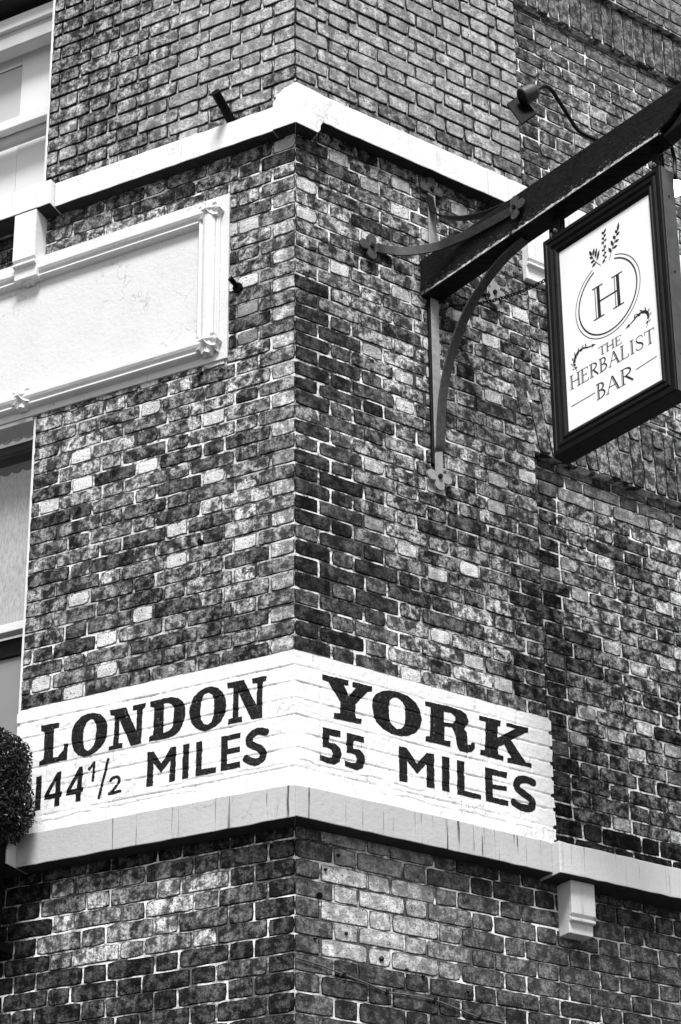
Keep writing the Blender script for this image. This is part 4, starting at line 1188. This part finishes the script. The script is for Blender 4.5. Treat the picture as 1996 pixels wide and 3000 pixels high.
# ------------------------------------------------------------------ spotlights on the beam
def spot(label, arm, head_pts, lit):
    R_ = empty('spotlight', label, 'spotlight', tuple(F(*arm[0])))
    m = MB(); m.tube(catmull([F(*p) for p in arm], 6), .0085, 8); m.obj('arm', IRON, R_, smooth=True)
    e = F(*arm[-1]); ax = (F(*head_pts[1]) - F(*head_pts[0])).normalized()
    m = MB(); c0 = F(*head_pts[0])
    rs = [(-.005, .014), (.0, .026), (.015, .034), (.050, .037), (.07, .037), (.075, .033), (.075, .0)]
    a = ax.cross(up).normalized(); b = ax.cross(a)
    secs = [[c0 + ax * x + (a * math.cos(2 * math.pi * k / 24) + b * math.sin(2 * math.pi * k / 24)) * max(r, .001) for k in range(24)] for x, r in rs]
    m.sweep(secs); m.obj('lamp_head', IRON_T if not lit else IRON, R_, smooth=False, bevel=.001)
    return R_, ax, a, b, c0
arm1 = [(1.053, .05, -.35), (1.040, .0, -.322), (1.019, -.04, -.300), (1.016, -.09, -.262), (1.022, -.155, -.222), (1.034, -.215, -.205), (1.038, -.25, -.206), (1.033, -.285, -.225), (1.022, -.31, -.258)]
arm1[0] = (1.075, .05, -.345)
sp, ax, a, b, c0 = spot('black swan-neck spotlight with a square visor standing on top of the beam', arm1, [(1.024, -.305, -.246), (.984, -.355, -.285)], False)
m = MB()        # lens face and square visor
fc = c0 + ax * .0765
m.add([fc + (a * math.cos(2 * math.pi * k / 24) + b * math.sin(2 * math.pi * k / 24)) * .035 for k in range(24)], [tuple(range(24))])
m.obj('lens', BLACK, sp)
v = [F(.936, -.30, -.205), F(1.012, -.30, -.360), F(.990, -.372, -.440), F(.914, -.372, -.285)]
nn = (v[1] - v[0]).cross(v[3] - v[0]).normalized() * .004
m = MB(); m.prism([p - nn for p in v], [p + nn for p in v]); m.obj('visor', BLACK, sp, bevel=.001)
arm2 = [(1.30, .05, -.345), (1.335, .14, -.42), (1.325, .20, -.49), (1.26, .29, -.48), (1.205, .365, -.462)]
sp2, ax, a, b, c0 = spot('lit round spotlight at the right edge, behind the top corner of the hanging sign', arm2, [(1.196, .372, -.470), (1.196 + .035, .372 - .05, -.470 - .07)], True)
m = MB(); fc = c0 + ax * .079; secs = []
for x, r in ((-.004, .036), (.004, .035), (.013, .028), (.019, .015), (.022, .001)):
    d_ = ax; 
    secs.append([fc + ax * x + (a * math.cos(2 * math.pi * k / 20) + b * math.sin(2 * math.pi * k / 20)) * r for k in range(20)])
m.sweep(secs); m.obj('lamp_glass', LAMPG, sp2, smooth=True)

# ------------------------------------------------------------------ small fittings on the walls
def rod(name, label, cat, pts, r, mat, cap=None):
    e = empty(name, label, cat, tuple(pts[0]))
    m = MB(); m.tube(pts, r, 12); m.obj('rod', mat, e, smooth=False)
    if cap: m = MB(); m.tube(*cap, 10); m.obj('base_flange', mat, e)
    return e
rod('pipe_stub', 'short black iron pipe stub jutting from the left wall just above the white band', 'pipe', [WL(.325, -.02, .235), WL(.325, .08, .268), WL(.328, .165, .296)], .0215, BLACK, ([WL(.325, -.01, .243), WL(.325, .012, .247)], .028))
rod('wall_hook', 'small black iron hook on the left wall beside the plaster panel', 'hook', [WL(.285, -.02, -.68), WL(.290, .02, -.672), WL(.298, .055, -.66)], .012, BLACK, ([WL(.285, -.01, -.682), WL(.285, .012, -.682)], .024))
rod('wall_plug', 'black plugged bolt hole low on the left brick wall', 'bolt', [WL(.452, -.01, -1.93), WL(.452, .012, -1.93)], .013, BLACK)
rod('wall_plug', 'rusty ring bolt under the bottom right corner of the plaster panel', 'bolt', [WL(.465, -.01, -1.075), WL(.465, .022, -1.075)], .010, IRON_M)
rod('wall_plug', 'dark gouged hole with a bolt near the foot of the right wall by the corner', 'bolt', [WR(.112, -.01, -3.585), WR(.112, .006, -3.585)], .013, BLACK)
CB = empty('cable', 'thin slack cable clipped along the bottom of the right brick wall', 'cable', tuple(WR(.05, .01, -3.88)))
P = [(.0, -3.85), (.10, -3.862), (.22, -3.885), (.331, -3.905), (.42, -3.925), (.501, -3.922), (.649, -3.925), (.76, -3.945), (.87, -3.965), (.99, -3.975), (1.22, -3.985), (1.5, -3.99), (2.1, -4.0)]
m = MB(); m.tube(catmull([WR(u, .008, z - .01) for u, z in P], 5), .0034, 6); m.obj('wire', simple('dull_cable', .10, .5, .3, 60), CB, smooth=True)
for u, z in P[2:-1:2]:
    m = MB(); m.box(WR, u - .006, u + .006, .001, .016, z - .018, z - .003); m.obj('clip', IRON, CB)
for k, (u, z) in enumerate(((.20, -3.40), (.14, -3.47), (.235, -3.72), (.40, -3.80), (.52, -3.825), (.60, -3.84), (.09, -3.765), (.82, -3.87))):
    e = empty('wall_nail', ['rusty nail stub in the right wall under the grey band', 'small nail stub just below the first, near the corner', 'nail stub in the pale bricks right of the corner', 'large rusty nail boss above the cable', 'nail stub above the cable, right of the boss', 'last nail stub of the row above the cable', 'rusty nail stub nearest the corner, above the cable', 'rusty nail stub far along the joint above the cable'][k], 'nail', tuple(WR(u, 0, z)), 'rusty nail stubs low on the right wall')
    m = MB(); rr_ = .011 if k == 3 else .007
    m.tube([WR(u, -.01, z), WR(u, .008, z - .001), WR(u + .002, .012, z - .003)], [rr_, rr_, rr_ * .5], 7); m.obj('nail', IRON, e)

# ------------------------------------------------------------------ clipped box plant in its trough at the window
PL = empty('window_trough', 'black window trough at the left edge under the clipped evergreen', 'planter', tuple(WL(1.7, .3, -3.45)))
m = MB()
m.prism([WL(1.263, .157, -3.19), WL(2.2, .157, -3.19), WL(2.2, .43, -3.19), WL(1.263, .43, -3.19)], [WL(1.268, .157, -3.62), WL(2.2, .157, -3.62), WL(2.2, .41, -3.62), WL(1.268, .41, -3.62)])
m.obj('trough', BLACK, PL, bevel=.006)
m = MB(); m.box(WL, 1.260, 2.2, .1575, .437, -3.200, -3.180); m.obj('rim', BLACK, PL, bevel=.004)
for u in (1.32, 1.95):
    m = MB(); m.box(WL, u, u + .03, .0, .40, -3.66, -3.622); m.obj('bracket', IRON, PL)
SH = empty('clipped_shrub', 'dense clipped evergreen shrub bulging over the left end of the painted sign', 'shrub', tuple(WL(1.45, .27, -3.23)))
lv = []; lf = []
core = MB(); secs = []
def shrub_r(th, ph):
    return 1 + .03 * math.sin(3 * th + 1) * math.sin(2 * ph) + .02 * math.sin(7 * th + 2 * ph)
cu, co, cz0 = 1.478, .27, -3.000
ru, ro, rz = .345, .20, .262
def sph(th, ph, k):
    x, y, z = math.sin(th) * math.cos(ph), math.sin(th) * math.sin(ph), math.cos(th)
    p = 4.0
    r = shrub_r(th, ph) * k / (abs(x) ** p + abs(y) ** p + abs(z) ** p) ** (1 / p)
    return WL(cu + ru * x * r, co + ro * y * r, cz0 + rz * z * r)
for i in range(1, 12): secs.append([sph(math.pi * i / 12, 2 * math.pi * k / 20, .88) for k in range(20)])
core.sweep(secs); 
core_o = core.obj('inner_twigs', simple('dark_twigs', .008, .9, .3, 40), SH)
loc = np.array(SH.location)
for i in range(34000):
    th = math.acos(random.uniform(-1, 1)); ph = random.uniform(0, 2 * math.pi); k = random.uniform(.86, 1.0) + (random.random() < .03) * random.uniform(.0, .035)
    p = sph(th, ph, k)
    if p.x * 0 + p.z < G - 3.27: continue
    a = Vector((random.gauss(0, 1), random.gauss(0, 1), random.gauss(0, 1))).normalized(); b = a.cross(Vector((random.gauss(0, 1), random.gauss(0, 1), random.gauss(0, 1)))).normalized()
    l = random.uniform(.006, .0105); w_ = l * .5
    n0_ = len(lv); c = a.cross(b) * w_ * .3
    lv += [tuple(p - a * l), tuple(p + b * w_ + c), tuple(p + a * l), tuple(p - b * w_ + c)]
    lf += [(n0_, n0_ + 1, n0_ + 2, n0_ + 3)]
me = bpy.data.meshes.new('foliage'); me.from_pydata((np.array(lv) - loc).tolist(), [], lf)
o = link('foliage', me, SH, LEAF); o['kind'] = 'stuff'
